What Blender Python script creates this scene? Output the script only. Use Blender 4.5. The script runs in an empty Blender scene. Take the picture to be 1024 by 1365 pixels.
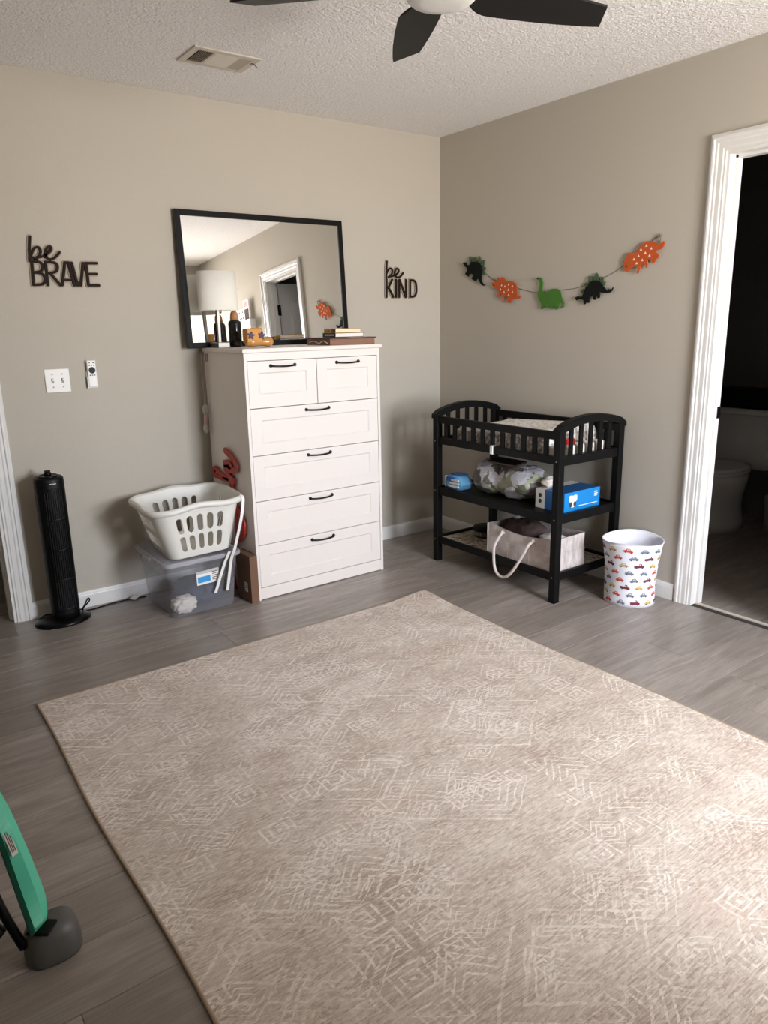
import bpy, bmesh, math, random
from mathutils import Vector, Matrix, Euler, noise as mnoise
random.seed(7)
C = bpy.context.scene.collection
PI = math.pi

# ------------------------------------------------------------------ camera
F_PX, YAW, PITCH, ROLL = 983.35, 0.62772, -0.25083, -0.01946
CAM = Vector((-3.17435, -3.72306, 1.36060))
cam_d = bpy.data.cameras.new('camera')
cam = bpy.data.objects.new('camera', cam_d)
C.objects.link(cam)
cam_d.sensor_fit = 'VERTICAL'
cam_d.sensor_height = 36.0
cam_d.lens = F_PX / 1365.0 * 36.0
cam_d.clip_start = 0.02
fw = Vector((math.sin(YAW) * math.cos(PITCH), math.cos(YAW) * math.cos(PITCH), math.sin(PITCH)))
rt0 = Vector((math.cos(YAW), -math.sin(YAW), 0))
up0 = rt0.cross(fw)
rt = math.cos(ROLL) * rt0 + math.sin(ROLL) * up0
up = -math.sin(ROLL) * rt0 + math.cos(ROLL) * up0
mw = Matrix((rt, up, -fw)).transposed().to_4x4()
mw.translation = CAM
cam.matrix_world = mw
bpy.context.scene.camera = cam

# ------------------------------------------------------------------ world, daylight, exposure
sc = bpy.context.scene
sc.view_settings.view_transform = 'Standard'
sc.view_settings.look = 'None'
sc.view_settings.gamma = 1.0
sc.view_settings.use_curve_mapping = False
sc.view_settings.exposure = 0.12
SKY = 54.0
world = bpy.data.worlds.new('overcast_sky')
sc.world = world
world.use_nodes = True
wn = world.node_tree
wn.nodes.clear()
wo = wn.nodes.new('ShaderNodeOutputWorld')
wb = wn.nodes.new('ShaderNodeBackground')
wt = wn.nodes.new('ShaderNodeTexCoord')
ws = wn.nodes.new('ShaderNodeSeparateXYZ')
wr = wn.nodes.new('ShaderNodeValToRGB')
wr.color_ramp.elements[0].position = 0.47
wr.color_ramp.elements[0].color = (0.98, 0.925, 0.845, 1)
wr.color_ramp.elements[1].position = 0.53
wr.color_ramp.elements[1].color = (0.89, 0.94, 1.0, 1)
wm = wn.nodes.new('ShaderNodeMath')
wm.operation = 'MULTIPLY_ADD'
wm.inputs[1].default_value = 0.5
wm.inputs[2].default_value = 0.5
wn.links.new(wt.outputs['Generated'], ws.inputs[0])
wn.links.new(ws.outputs['Z'], wm.inputs[0])
wn.links.new(wm.outputs[0], wr.inputs[0])
wn.links.new(wr.outputs[0], wb.inputs['Color'])
wb.inputs['Strength'].default_value = SKY
wn.links.new(wb.outputs[0], wo.inputs['Surface'])

X0, Y0, H = -3.62, -3.86, 2.44           # room: x from X0 to 0, y from Y0 to 0
AX0, AY0, HZ = -1.50, -4.60, 2.02            # bay behind the camera: left side, back wall, header underside
WX0, WX1, WZ0, WZ1 = -1.41, -0.48, 0.72, 2.12   # the window in the back wall of the bay
def daylight_portal(name, loc, sx, sy, d):
    pd = bpy.data.lights.new(name, 'AREA')
    pd.shape = 'RECTANGLE'
    pd.size, pd.size_y = sx, sy
    pd.cycles.is_portal = True
    po = bpy.data.objects.new(name, pd)
    C.objects.link(po)
    po.location = loc
    po.rotation_euler = Vector(d).to_track_quat('-Z', 'Z').to_euler()
daylight_portal('window_daylight', ((WX0 + WX1) / 2, AY0 - 0.13, (WZ0 + WZ1) / 2), WX1 - WX0, WZ1 - WZ0, (0, 1, 0))

# ------------------------------------------------------------------ shader helpers
def lin(c):
    return tuple(((v / 255) / 12.92 if v / 255 <= 0.04045 else ((v / 255 + 0.055) / 1.055) ** 2.4) for v in c) + (1.0,)

class NT:
    def __init__(self, name):
        self.m = bpy.data.materials.new(name)
        self.m.use_nodes = True
        self.t = self.m.node_tree
        self.t.nodes.clear()
        self.out = self.n('ShaderNodeOutputMaterial')
    def n(self, kind, **kw):
        x = self.t.nodes.new(kind)
        for k, v in kw.items():
            setattr(x, k, v)
        return x
    def l(self, a, b):
        self.t.links.new(a, b)
    def put(self, sock, v):
        if hasattr(v, 'is_output'):
            self.l(v, sock)
        else:
            sock.default_value = v
    def math(self, op, a, b=None, c=None, clamp=False):
        x = self.n('ShaderNodeMath', operation=op, use_clamp=clamp)
        self.put(x.inputs[0], a)
        if b is not None: self.put(x.inputs[1], b)
        if c is not None: self.put(x.inputs[2], c)
        return x.outputs[0]
    def mix(self, f, a, b):
        x = self.n('ShaderNodeMix', data_type='RGBA')
        self.put(x.inputs[0], f)
        self.put(x.inputs[6], a)
        self.put(x.inputs[7], b)
        return x.outputs[2]
    def coord(self, which='Object'):
        return self.n('ShaderNodeTexCoord').outputs[which]
    def mapped(self, vec, scale=(1, 1, 1), loc=(0, 0, 0), rot=(0, 0, 0)):
        x = self.n('ShaderNodeMapping')
        self.l(vec, x.inputs['Vector'])
        x.inputs['Scale'].default_value = scale
        self.put(x.inputs['Location'], loc)
        x.inputs['Rotation'].default_value = rot
        return x.outputs[0]
    def noise(self, vec, scale, detail=3, rough=0.5, dist=0.0):
        x = self.n('ShaderNodeTexNoise')
        self.l(vec, x.inputs['Vector'])
        x.inputs['Scale'].default_value = scale
        x.inputs['Detail'].default_value = detail
        x.inputs['Roughness'].default_value = rough
        x.inputs['Distortion'].default_value = dist
        return x.outputs[0]
    def voro(self, vec, scale, feature='F1', out='Distance'):
        x = self.n('ShaderNodeTexVoronoi', feature=feature)
        self.l(vec, x.inputs['Vector'])
        x.inputs['Scale'].default_value = scale
        return x.outputs[out]
    def ramp(self, f, *stops, interp='LINEAR'):
        x = self.n('ShaderNodeValToRGB')
        r = x.color_ramp
        r.interpolation = interp
        while len(r.elements) < len(stops): r.elements.new(0.5)
        for e, (p, c) in zip(r.elements, stops):
            e.position = p
            e.color = c if len(c) == 4 else tuple(c) + (1,)
        self.l(f, x.inputs[0])
        return x.outputs[0]
    def bump(self, h, dist, strength=1.0):
        x = self.n('ShaderNodeBump')
        x.inputs['Distance'].default_value = dist
        x.inputs['Strength'].default_value = strength
        self.l(h, x.inputs['Height'])
        return x.outputs[0]
    def bsdf(self, color, rough=0.5, normal=None, metal=0.0, spec=0.5, coat=0.0, sheen=0.0):
        b = self.n('ShaderNodeBsdfPrincipled')
        self.put(b.inputs['Base Color'], color)
        self.put(b.inputs['Roughness'], rough)
        b.inputs['Metallic'].default_value = metal
        b.inputs['Specular IOR Level'].default_value = spec
        b.inputs['Coat Weight'].default_value = coat
        b.inputs['Sheen Weight'].default_value = sheen
        b.inputs['Sheen Roughness'].default_value = 0.45
        if normal is not None: self.l(normal, b.inputs['Normal'])
        return b.outputs[0]
    def end(self, shader):
        self.l(shader, self.out.inputs['Surface'])
        return self.m

def plain(name, rgb, rough=0.5, metal=0.0, spec=0.5, var=0.06, vscale=8.0, bump=0.0, bscale=200.0, coat=0.0):
    n = NT(name)
    c = lin(rgb)
    co = n.coord()
    f = n.noise(co, vscale, 3)
    dark = tuple(v * (1 - var) for v in c[:3]) + (1,)
    lite = tuple(min(1, v * (1 + var)) for v in c[:3]) + (1,)
    col = n.mix(f, dark, lite)
    nm = n.bump(n.noise(co, bscale, 2), bump) if bump else None
    return n.end(n.bsdf(col, rough, nm, metal, spec, coat))

def wall_paint(name, rgb):
    n = NT(name)
    co = n.coord()
    c = lin(rgb)
    col = n.mix(n.noise(co, 1.7, 3), tuple(v * .975 for v in c[:3]) + (1,), tuple(v * 1.02 for v in c[:3]) + (1,))
    nm = n.bump(n.noise(co, 140, 3), 0.0012, 0.5)
    return n.end(n.bsdf(col, 0.8, nm, spec=0.12))

M = {}
M['wall'] = wall_paint('greige_wall_paint', (188, 181, 168))
M['bath_shade'] = wall_paint('shade_darkened_bathroom_paint', (126, 122, 118))  # dimness of the bathroom is put into a darker wall colour

n = NT('knockdown_ceiling')
co = n.coord()
h1 = n.noise(co, 64, 4, 0.6, 0.6)
h2 = n.voro(co, 90)
hh = n.math('ADD', n.math('SMOOTH_MIN', h1, 0.56, 0.05), n.math('MULTIPLY', h2, 0.22))
M['ceiling'] = n.end(n.bsdf(lin((246, 243, 241)), 0.9, n.bump(hh, 0.013, 1.0), spec=0.2))

M['trim'] = plain('white_trim_enamel', (226, 224, 220), 0.4, var=0.015)
M['white_laminate'] = plain('white_dresser_laminate', (235, 227, 220), 0.42, var=0.012, vscale=3)

def plank_mat(name, a, b, cdark):
    n = NT(name)
    oi = n.n('ShaderNodeObjectInfo').outputs['Random']
    co = n.coord('Object')
    off = n.n('ShaderNodeCombineXYZ')
    n.l(n.math('MULTIPLY', oi, 37.0), off.inputs[0])
    n.l(n.math('MULTIPLY', oi, 91.0), off.inputs[1])
    va = n.n('ShaderNodeVectorMath', operation='ADD')
    n.l(co, va.inputs[0])
    n.l(off.outputs[0], va.inputs[1])
    v = va.outputs[0]
    g1 = n.noise(n.mapped(v, (2.2, 16, 1)), 1.6, 4, 0.6, 0.8)
    g2 = n.noise(n.mapped(v, (5, 120, 1)), 1.5, 3, 0.6, 0.2)
    base = n.mix(oi, lin(a), lin(b))
    c1 = n.mix(n.ramp(g1, (0.38, (0, 0, 0)), (0.72, (1, 1, 1))), lin(cdark), base)
    k = n.mix(0.62, base, c1)
    g2r = n.ramp(g2, (0.35, (0.80, 0.80, 0.80)), (0.62, (1.06, 1.06, 1.06)))
    mu = n.n('ShaderNodeMix', data_type='RGBA', blend_type='MULTIPLY')
    mu.inputs[0].default_value = 0.8
    n.l(k, mu.inputs[6])
    n.l(g2r, mu.inputs[7])
    rough = n.math('MULTIPLY_ADD', g2, 0.16, 0.26)
    return n.end(n.bsdf(mu.outputs[2], rough, n.bump(g2, 0.0004, 0.5), spec=0.62))
M['plank'] = plank_mat('grey_vinyl_plank', (176, 166, 158), (150, 141, 133), (118, 108, 101))
M['gap'] = plain('dark_plank_joint', (58, 52, 48), 0.8)
M['black_wood'] = plain('black_painted_wood', (11, 10, 10), 0.5, var=0.15, spec=0.18)
M['black_plastic'] = plain('black_plastic', (7, 7, 7), 0.45, var=0.1, spec=0.18)
M['black_gloss'] = plain('gloss_black_plastic', (7, 7, 7), 0.28, var=0.1, spec=0.22)
M['black_metal'] = plain('black_metal', (22, 20, 20), 0.35, metal=0.4)
M['chrome'] = plain('brushed_steel', (160, 156, 150), 0.34, metal=1.0)
M['white_plastic'] = plain('white_plastic', (232, 230, 224), 0.4, var=0.015)
M['basket_plastic'] = plain('off_white_basket_plastic', (224, 222, 214), 0.42, var=0.02)
M['fan_black'] = plain('black_fan_blade', (20, 19, 18), 0.5, var=0.1, spec=0.3)
M['diffuser'] = plain('opal_fan_light_diffuser', (222, 220, 216), 0.5, var=0.01)
M['vent'] = plain('painted_vent_metal', (206, 197, 184), 0.55, var=0.02)
M['dark'] = plain('duct_shade_and_lever', (40, 36, 33), 0.9)  # shade inside the vent as a dark colour, also the lever
M['switch_hole'] = plain('grey_switch_toggle', (150, 146, 138), 0.45)
M['sign_dark'] = plain('espresso_stained_wood', (32, 20, 14), 0.7, var=0.2, vscale=40, spec=0.2)
M['sign_core'] = plain('raw_wood_sign_edge', (168, 150, 128), 0.65, var=0.12, vscale=60)
M['steg'] = plain('black_felt', (26, 28, 26), 0.95, spec=0.1, bump=0.0006)
M['plate_green'] = plain('grey_green_felt', (80, 98, 72), 0.95, spec=0.1, bump=0.0006)
M['tri_orange'] = plain('orange_felt', (196, 92, 48), 0.95, spec=0.1, bump=0.0006)
M['bronto_green'] = plain('green_felt', (76, 122, 52), 0.95, spec=0.1, bump=0.0006)
M['spot'] = plain('cream_print', (250, 228, 205), 0.8)
M['twine'] = plain('brown_twine', (116, 100, 88), 0.9)
M['red'] = plain('matte_red_paint', (176, 52, 40), 0.5, var=0.1)
M['cardboard'] = plain('brown_cardboard', (116, 86, 66), 0.85, var=0.08)
M['paper'] = plain('white_paper', (236, 233, 228), 0.8)
M['ink'] = plain('dark_ink', (60, 56, 54), 0.8)
M['blue_ink'] = plain('blue_label_print', (52, 150, 214), 0.6)
M['lamp_shade'] = plain('white_linen_shade', (240, 237, 226), 0.9, spec=0.1, bump=0.0005, bscale=500)
M['bottle'] = plain('black_glass_bottle', (16, 15, 15), 0.2, coat=0.3)
M['wood_cap'] = plain('tan_wood_cap', (178, 126, 84), 0.5)
M['orange_toy'] = plain('amber_orange_toy', (206, 138, 44), 0.38, var=0.1)
M['tan_toy'] = plain('tan_glossy_toy', (196, 142, 78), 0.25, coat=0.4)
M['purple'] = plain('dark_purple_plastic', (52, 30, 74), 0.45)
M['brown_box'] = plain('brown_box_board', (138, 100, 78), 0.7, var=0.1)
M['brown_lid'] = plain('dark_brown_lid', (74, 56, 46), 0.6, var=0.2, vscale=30)
M['mauve_paper'] = plain('mauve_grey_paper', (196, 172, 166), 0.8)
M['book_dark'] = plain('dark_book_cover', (46, 38, 32), 0.6)
M['book_yellow'] = plain('mustard_book_cover', (206, 160, 40), 0.6)
M['book_red'] = plain('dark_red_book_print', (132, 62, 46), 0.6)
M['pages'] = plain('cream_book_pages', (240, 222, 196), 0.85)
M['pages_white'] = plain('white_book_pages', (240, 232, 224), 0.85)
M['rope'] = plain('off_white_cotton_rope', (226, 214, 206), 0.9, bump=0.002, bscale=300)
M['wipes_blue'] = plain('pale_blue_wipes_film', (104, 164, 204), 0.3, var=0.25, vscale=30)
M['wipes_deep'] = plain('deep_blue_film_print', (26, 92, 168), 0.3)
M['box_blue'] = plain('bright_blue_carton', (22, 132, 206), 0.42, var=0.04)
M['box_navy'] = plain('blue_carton_top', (22, 86, 146), 0.45, var=0.15)
M['box_white'] = plain('white_carton', (226, 220, 212), 0.5)
M['red_packet'] = plain('red_packet', (214, 34, 40), 0.4)
M['brown_cloth'] = plain('dark_brown_cloth', (78, 62, 58), 0.95, var=0.2, vscale=30, bump=0.004, bscale=60)
M['navy_cloth'] = plain('slate_blue_cloth', (72, 77, 94), 0.95, var=0.2, vscale=14, bump=0.006, bscale=30)
M['white_cloth'] = plain('white_cloth', (232, 224, 212), 0.9, var=0.04, bump=0.004, bscale=60)
M['maroon'] = plain('dark_maroon_cover', (56, 34, 32), 0.5)
M['tin'] = plain('dark_green_tin', (48, 50, 46), 0.4)
M['teal'] = plain('teal_plastic', (84, 192, 158), 0.36, var=0.03)
M['teal_shade'] = plain('shaded_teal_plastic', (8, 78, 58), 0.4)  # side facet of the leg, its shade put into a darker teal
M['grey_foot'] = plain('smoky_grey_plastic', (86, 84, 80), 0.45, var=0.04)
M['sticker'] = plain('pale_warning_sticker', (200, 190, 184), 0.6)
M['door_grey'] = plain('grey_painted_door', (224, 222, 220), 0.45, var=0.02)
M['ceramic'] = plain('white_ceramic', (225, 223, 218), 0.15, var=0.01)
M['bin_grey'] = plain('grey_plastic_bin', (150, 140, 132), 0.6)
M['bin_white'] = plain('white_canvas', (236, 236, 244), 0.85, var=0.02, bump=0.0006, bscale=500)
M['binding'] = plain('beige_rug_binding', (170, 150, 130), 0.95, var=0.1, vscale=80)
M['clear_cord'] = plain('pale_cord', (196, 184, 174), 0.4)
M['pink'] = plain('pale_pink_plastic', (214, 178, 174), 0.35)
for k, c in dict(car_red=(120, 44, 62), car_orange=(214, 84, 62), car_yellow=(206, 176, 96), car_grey=(120, 128, 142), car_dark=(64, 66, 76)).items():
    M[k] = plain(k.split('_')[1] + '_car_print', c, 0.85)

def clear_plastic(name, rgb, alpha_transparent, rough=0.12):
    n = NT(name)
    tr = n.n('ShaderNodeBsdfTransparent')
    tr.inputs[0].default_value = (0.95, 0.95, 0.97, 1)
    b = n.bsdf(lin(rgb), rough)
    mx = n.n('ShaderNodeMixShader')
    lw = n.n('ShaderNodeLayerWeight')
    lw.inputs[0].default_value = 0.35
    n.l(n.math('MULTIPLY_ADD', lw.outputs['Facing'], 0.35, 1 - alpha_transparent, clamp=True), mx.inputs[0])
    n.l(tr.outputs[0], mx.inputs[1])
    n.l(b, mx.inputs[2])
    return n.end(mx.outputs[0])
M['tub'] = clear_plastic('frosted_clear_plastic', (186, 187, 194), 0.84)
M['tub_rim'] = clear_plastic('frosted_rim_plastic', (205, 204, 210), 0.60)
M['clear'] = clear_plastic('clear_plastic_bead', (222, 214, 208), 0.5, 0.05)
M['pane'] = clear_plastic('window_glass', (240, 240, 240), 0.97, 0.02)

n = NT('mirror_silver')
g = n.n('ShaderNodeBsdfGlossy')
g.inputs['Color'].default_value = (0.93, 0.935, 0.925, 1)
g.inputs['Roughness'].default_value = 0.0
M['mirror'] = n.end(g.outputs[0])

n = NT('ridged_black_frame')
co = n.coord()
w = n.n('ShaderNodeTexWave', wave_type='BANDS', bands_direction='DIAGONAL')
n.l(co, w.inputs['Vector'])
w.inputs['Scale'].default_value = 60
M['frame_side'] = n.end(n.bsdf(n.mix(w.outputs[1], lin((16, 15, 14)), lin((40, 37, 35))), 0.5, n.bump(w.outputs[1], 0.002)))

# worn beige rug with lozenge motifs
n = NT('worn_beige_rug')
co = n.coord()
sep = n.n('ShaderNodeSeparateXYZ')
n.l(co, sep.inputs[0])
wob = n.math('MULTIPLY_ADD', n.noise(co, 14, 2), 0.018, -0.009)
u = n.math('ADD', sep.outputs[0], wob)
v = n.math('ADD', sep.outputs[1], n.math('MULTIPLY_ADD', n.noise(co, 17, 2), 0.018, -0.009))
def cellmask(uu, vv, thr):
    cx = n.n('ShaderNodeCombineXYZ')
    n.l(n.math('FLOOR', uu), cx.inputs[0])
    n.l(n.math('FLOOR', vv), cx.inputs[1])
    wn_ = n.n('ShaderNodeTexWhiteNoise', noise_dimensions='2D')
    n.l(cx.outputs[0], wn_.inputs['Vector'])
    return n.math('LESS_THAN', wn_.outputs[0], thr)
def motif(cw, ch, ox, oy, rings, width, thr, kind='diamond'):
    uu = n.math('MULTIPLY_ADD', u, 1 / cw, ox)
    vv = n.math('MULTIPLY_ADD', v, 1 / ch, oy)
    fx = n.math('ABSOLUTE', n.math('SUBTRACT', n.math('FRACT', uu), 0.5))
    fy = n.math('ABSOLUTE', n.math('SUBTRACT', n.math('FRACT', vv), 0.5))
    d = n.math('ADD', fx, fy) if kind == 'diamond' else n.math('MAXIMUM', fx, fy) if kind == 'square' else n.math('ADD', fx, n.math('MULTIPLY', n.math('SUBTRACT', n.math('FRACT', vv), 0.5), 0.8))
    ring = n.math('LESS_THAN', n.math('FRACT', n.math('MULTIPLY', d, rings)), width)
    inside = n.math('LESS_THAN', d, 0.46)
    return n.math('MULTIPLY', n.math('MULTIPLY', ring, inside), cellmask(uu, vv, thr))
ms = [motif(0.17, 0.125, 0.1, 0.3, 7.0, 0.28, 0.42), motif(0.125, 0.10, 0.45, 0.7, 6.0, 0.32, 0.36, 'square'),
      motif(0.34, 0.25, 0.7, 0.15, 9.0, 0.22, 0.50), motif(0.15, 0.12, 0.3, 0.55, 5.0, 0.26, 0.30, 'chev'),
      motif(0.55, 0.42, 0.25, 0.6, 7.0, 0.15, 0.6), motif(0.045, 0.09, 0.6, 0.35, 4.0, 0.36, 0.10, 'square')]
acc = ms[0]
for m_ in ms[1:]: acc = n.math('MAXIMUM', acc, m_)
wear = n.ramp(n.noise(co, 3.2, 5, 0.7), (0.40, (0.12, 0.12, 0.12)), (0.54, (1, 1, 1)))
wear2 = n.ramp(n.noise(n.mapped(co, (34, 150, 1)), 1.0, 3), (0.36, (0.1, 0.1, 0.1)), (0.58, (1, 1, 1)))
line = n.math('MULTIPLY', n.math('MULTIPLY', acc, wear), wear2)
streak = n.noise(n.mapped(co, (14, 170, 1)), 1.0, 3, 0.7)
streak2 = n.noise(n.mapped(co, (24, 230, 1)), 1.0, 3, 0.65)
blotch = n.noise(n.mapped(co, (1.0, 1.8, 1)), 3.4, 6, 0.68)
band = n.noise(n.mapped(co, (0.5, 5.0, 1)), 2.0, 3, 0.6)
fleck = n.noise(n.mapped(co, (0.5, 1, 1)), 88, 3, 0.7)
base = n.mix(n.ramp(blotch, (0.38, (0, 0, 0)), (0.64, (1, 1, 1))), lin((176, 157, 143)), lin((208, 195, 182)))
base = n.mix(n.math('MULTIPLY', n.ramp(band, (0.42, (0, 0, 0)), (0.64, (1, 1, 1))), 0.5), base, lin((206, 194, 183)))
base = n.mix(n.math('MULTIPLY', n.ramp(streak, (0.50, (0, 0, 0)), (0.60, (1, 1, 1))), 0.52), base, lin((150, 130, 115)))
base = n.mix(n.math('MULTIPLY', n.ramp(streak2, (0.52, (0, 0, 0)), (0.60, (1, 1, 1))), 0.50), base, lin((230, 218, 205)))
base = n.mix(n.math('MULTIPLY', n.ramp(fleck, (0.52, (0, 0, 0)), (0.58, (1, 1, 1))), 0.44), base, lin((230, 218, 205)))
pinkish = n.ramp(n.noise(co, 2.1, 2), (0.60, (0, 0, 0)), (0.76, (1, 1, 1)))
base = n.mix(n.math('MULTIPLY', pinkish, 0.35), base, lin((206, 176, 160)))
col = n.mix(n.math('MULTIPLY', line, 0.82), base, lin((242, 232, 222)))
hb = n.math('ADD', n.math('MULTIPLY', streak, 0.5), n.math('MULTIPLY', line, 0.5))
M['rug'] = n.end(n.bsdf(col, 0.95, n.bump(hb, 0.0018, 0.7), spec=0.12, sheen=0.15))

# changing pad cover: pale with raised dots and printed leaves
n = NT('dotted_pad_cover')
co = n.coord()
d = n.voro(co, 55)
mot = n.ramp(n.noise(co, 60, 2, 0.5), (0.44, lin((164, 152, 142))), (0.58, lin((232, 226, 219))))
dots = n.ramp(d, (0.30, lin((255, 254, 251))), (0.75, lin((226, 220, 212))))
sepz = n.n('ShaderNodeSeparateXYZ')
n.l(n.coord('Normal'), sepz.inputs[0])
col = n.mix(n.ramp(sepz.outputs[2], (0.25, (0, 0, 0)), (0.45, (1, 1, 1))), mot, dots)
M['pad'] = n.end(n.bsdf(col, 0.95, n.bump(d, -0.003, 0.7), spec=0.1))

# leafy quilt fabric
n = NT('leaf_print_fabric')
co = n.coord()
dn = n.n('ShaderNodeTexNoise')
n.l(co, dn.inputs['Vector'])
dn.inputs['Scale'].default_value = 14
va = n.n('ShaderNodeVectorMath', operation='MULTIPLY_ADD')
n.l(dn.outputs['Color'], va.inputs[0])
va.inputs[1].default_value = (0.10, 0.10, 0.10)
n.l(co, va.inputs[2])
cell = n.n('ShaderNodeTexVoronoi')
n.l(va.outputs[0], cell.inputs['Vector'])
cell.inputs['Scale'].default_value = 17
sr = n.n('ShaderNodeSeparateColor')
n.l(cell.outputs['Color'], sr.inputs[0])
col = n.ramp(sr.outputs[0], (0.0, lin((118, 120, 104))), (0.24, lin((214, 212, 218))), (0.46, lin((150, 152, 132))), (0.58, lin((206, 202, 208))), (0.74, lin((112, 104, 106))), (0.86, lin((190, 194, 166))), interp='CONSTANT')
M['quilt'] = n.end(n.bsdf(col, 0.9, n.bump(n.noise(co, 26, 3, 0.5, 0.8), 0.012, 0.8), spec=0.15))

n = NT('whitewashed_felt_print')
co = n.coord()
g1 = n.noise(n.mapped(co, (30, 9, 9)), 1.5, 3, 0.6)
M['caddy'] = n.end(n.bsdf(n.mix(n.ramp(g1, (0.35, (0, 0, 0)), (0.65, (1, 1, 1))), lin((178, 166, 162)), lin((214, 206, 202))), 0.9, spec=0.15))

n = NT('leaf_print_shelf_liner')
co = n.coord()
g1 = n.noise(n.mapped(co, (34, 22, 20)), 1.2, 3, 0.6, 1.2)
M['liner'] = n.end(n.bsdf(n.ramp(g1, (0.36, lin((112, 92, 80))), (0.50, lin((190, 178, 160))), (0.62, lin((212, 204, 188)))), 0.75, spec=0.2))

# ------------------------------------------------------------------ mesh helpers
class B:
    def __init__(self):
        self.bm = bmesh.new()
        self.mi = 0
    def _merge(self, t, xf=None):
        if xf is not None: bmesh.ops.transform(t, matrix=xf, verts=t.verts)
        for f in t.faces: f.material_index = self.mi
        me = bpy.data.meshes.new('tmp')
        t.to_mesh(me)
        t.free()
        self.bm.from_mesh(me)
        bpy.data.meshes.remove(me)
        return self
    def box(self, x0, x1, y0, y1, z0, z1, bev=0.0, seg=2, xf=None):
        t = bmesh.new()
        bmesh.ops.create_cube(t, size=1.0)
        for v in t.verts:
            v.co = Vector((x0 if v.co.x < 0 else x1, y0 if v.co.y < 0 else y1, z0 if v.co.z < 0 else z1))
        if bev: bmesh.ops.bevel(t, geom=list(t.edges), offset=bev, segments=seg, profile=0.5, affect='EDGES')
        return self._merge(t, xf)
    def prism(self, pts, fn, d0, d1):
        # pts: 2D outline, fn(a, b, d) -> Vector
        t = bmesh.new()
        lo = [t.verts.new(fn(a, b, d0)) for a, b in pts]
        hi = [t.verts.new(fn(a, b, d1)) for a, b in pts]
        t.faces.new(lo)
        t.faces.new(list(reversed(hi)))
        k = len(pts)
        for i in range(k):
            t.faces.new((lo[i], hi[i], hi[(i + 1) % k], lo[(i + 1) % k]))
        bmesh.ops.recalc_face_normals(t, faces=t.faces)
        bmesh.ops.triangulate(t, faces=[f for f in t.faces if len(f.verts) > 4])
        return self._merge(t)
    def ribbon(self, pts, w, fn, d0, d1):
        # flat stroke of width w along a 2D polyline, with round ends
        P = [Vector((a, b)) for a, b in pts]
        k = len(P)
        t = bmesh.new()
        rows = []
        for i in range(k):
            dr = (P[min(i + 1, k - 1)] - P[max(i - 1, 0)])
            if 0 < i < k - 1:
                e1 = (P[i] - P[i - 1]).normalized()
                e2 = (P[i + 1] - P[i]).normalized()
                dr = e1 + e2 if (e1 + e2).length > 0.2 else e1
                m = 1 / max(0.6, dr.normalized().dot(e1))
            else:
                m = 1
            dr.normalize()
            nn = Vector((-dr.y, dr.x)) * w / 2 * m
            a, b = P[i] + nn, P[i] - nn
            rows.append([t.verts.new(fn(q.x, q.y, d)) for d in (d0, d1) for q in (a, b)])
        for r, s in zip(rows, rows[1:]):
            for i, j in ((0, 1), (1, 3), (3, 2), (2, 0)):
                t.faces.new((r[i], r[j], s[j], s[i]))
        for r in (rows[0], rows[-1]):
            t.faces.new((r[0], r[1], r[3], r[2]))
        bmesh.ops.recalc_face_normals(t, faces=t.faces)
        self._merge(t)
        for c in (P[0], P[-1]):
            self.prism([(c.x + w / 2 * math.cos(q * PI / 5), c.y + w / 2 * math.sin(q * PI / 5)) for q in range(10)], fn, d0 + 0.0002, d1 - 0.0002)
        return self
    def tube(self, pts, r, n=8, closed=False, caps=True):
        P = [Vector(p) for p in pts]
        k = len(P)
        R = r if isinstance(r, (list, tuple)) else [r] * k
        t = bmesh.new()
        rings = []
        ref = None
        for i in range(k):
            if closed: tg = P[(i + 1) % k] - P[i - 1]
            else: tg = P[min(i + 1, k - 1)] - P[max(i - 1, 0)]
            tg.normalize()
            if ref is None: ref = tg.orthogonal().normalized()
            ref = (ref - tg * ref.dot(tg)).normalized()
            bi = tg.cross(ref)
            rings.append([t.verts.new(P[i] + R[i] * (math.cos(2 * PI * q / n) * ref + math.sin(2 * PI * q / n) * bi)) for q in range(n)])
        m = k if closed else k - 1
        for i in range(m):
            a, b = rings[i], rings[(i + 1) % k]
            for q in range(n):
                t.faces.new((a[q], a[(q + 1) % n], b[(q + 1) % n], b[q]))
        if caps and not closed:
            t.faces.new(list(reversed(rings[0])))
            t.faces.new(rings[-1])
        for f in t.faces: f.smooth = len(f.verts) == 4
        bmesh.ops.recalc_face_normals(t, faces=t.faces)
        return self._merge(t)
    def loft(self, rings, closed_ring=True, cap0=True, cap1=True, smooth=True):
        t = bmesh.new()
        V = [[t.verts.new(Vector(p)) for p in r] for r in rings]
        k = len(V[0])
        for a, b in zip(V, V[1:]):
            for q in range(k if closed_ring else k - 1):
                t.faces.new((a[q], a[(q + 1) % k], b[(q + 1) % k], b[q]))
        if cap0: t.faces.new(list(reversed(V[0])))
        if cap1: t.faces.new(V[-1])
        for f in t.faces: f.smooth = smooth and len(f.verts) <= 4
        bmesh.ops.recalc_face_normals(t, faces=t.faces)
        return self._merge(t)
    def lathe(self, prof, c=(0, 0, 0), n=32, sx=1.0, sy=1.0, **kw):
        return self.loft([[(c[0] + r * sx * math.cos(2 * PI * q / n), c[1] + r * sy * math.sin(2 * PI * q / n), c[2] + z) for q in range(n)] for r, z in prof], **kw)
    def cyl(self, p0, p1, r, n=16):
        return self.tube([p0, p1], r, n)

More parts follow.
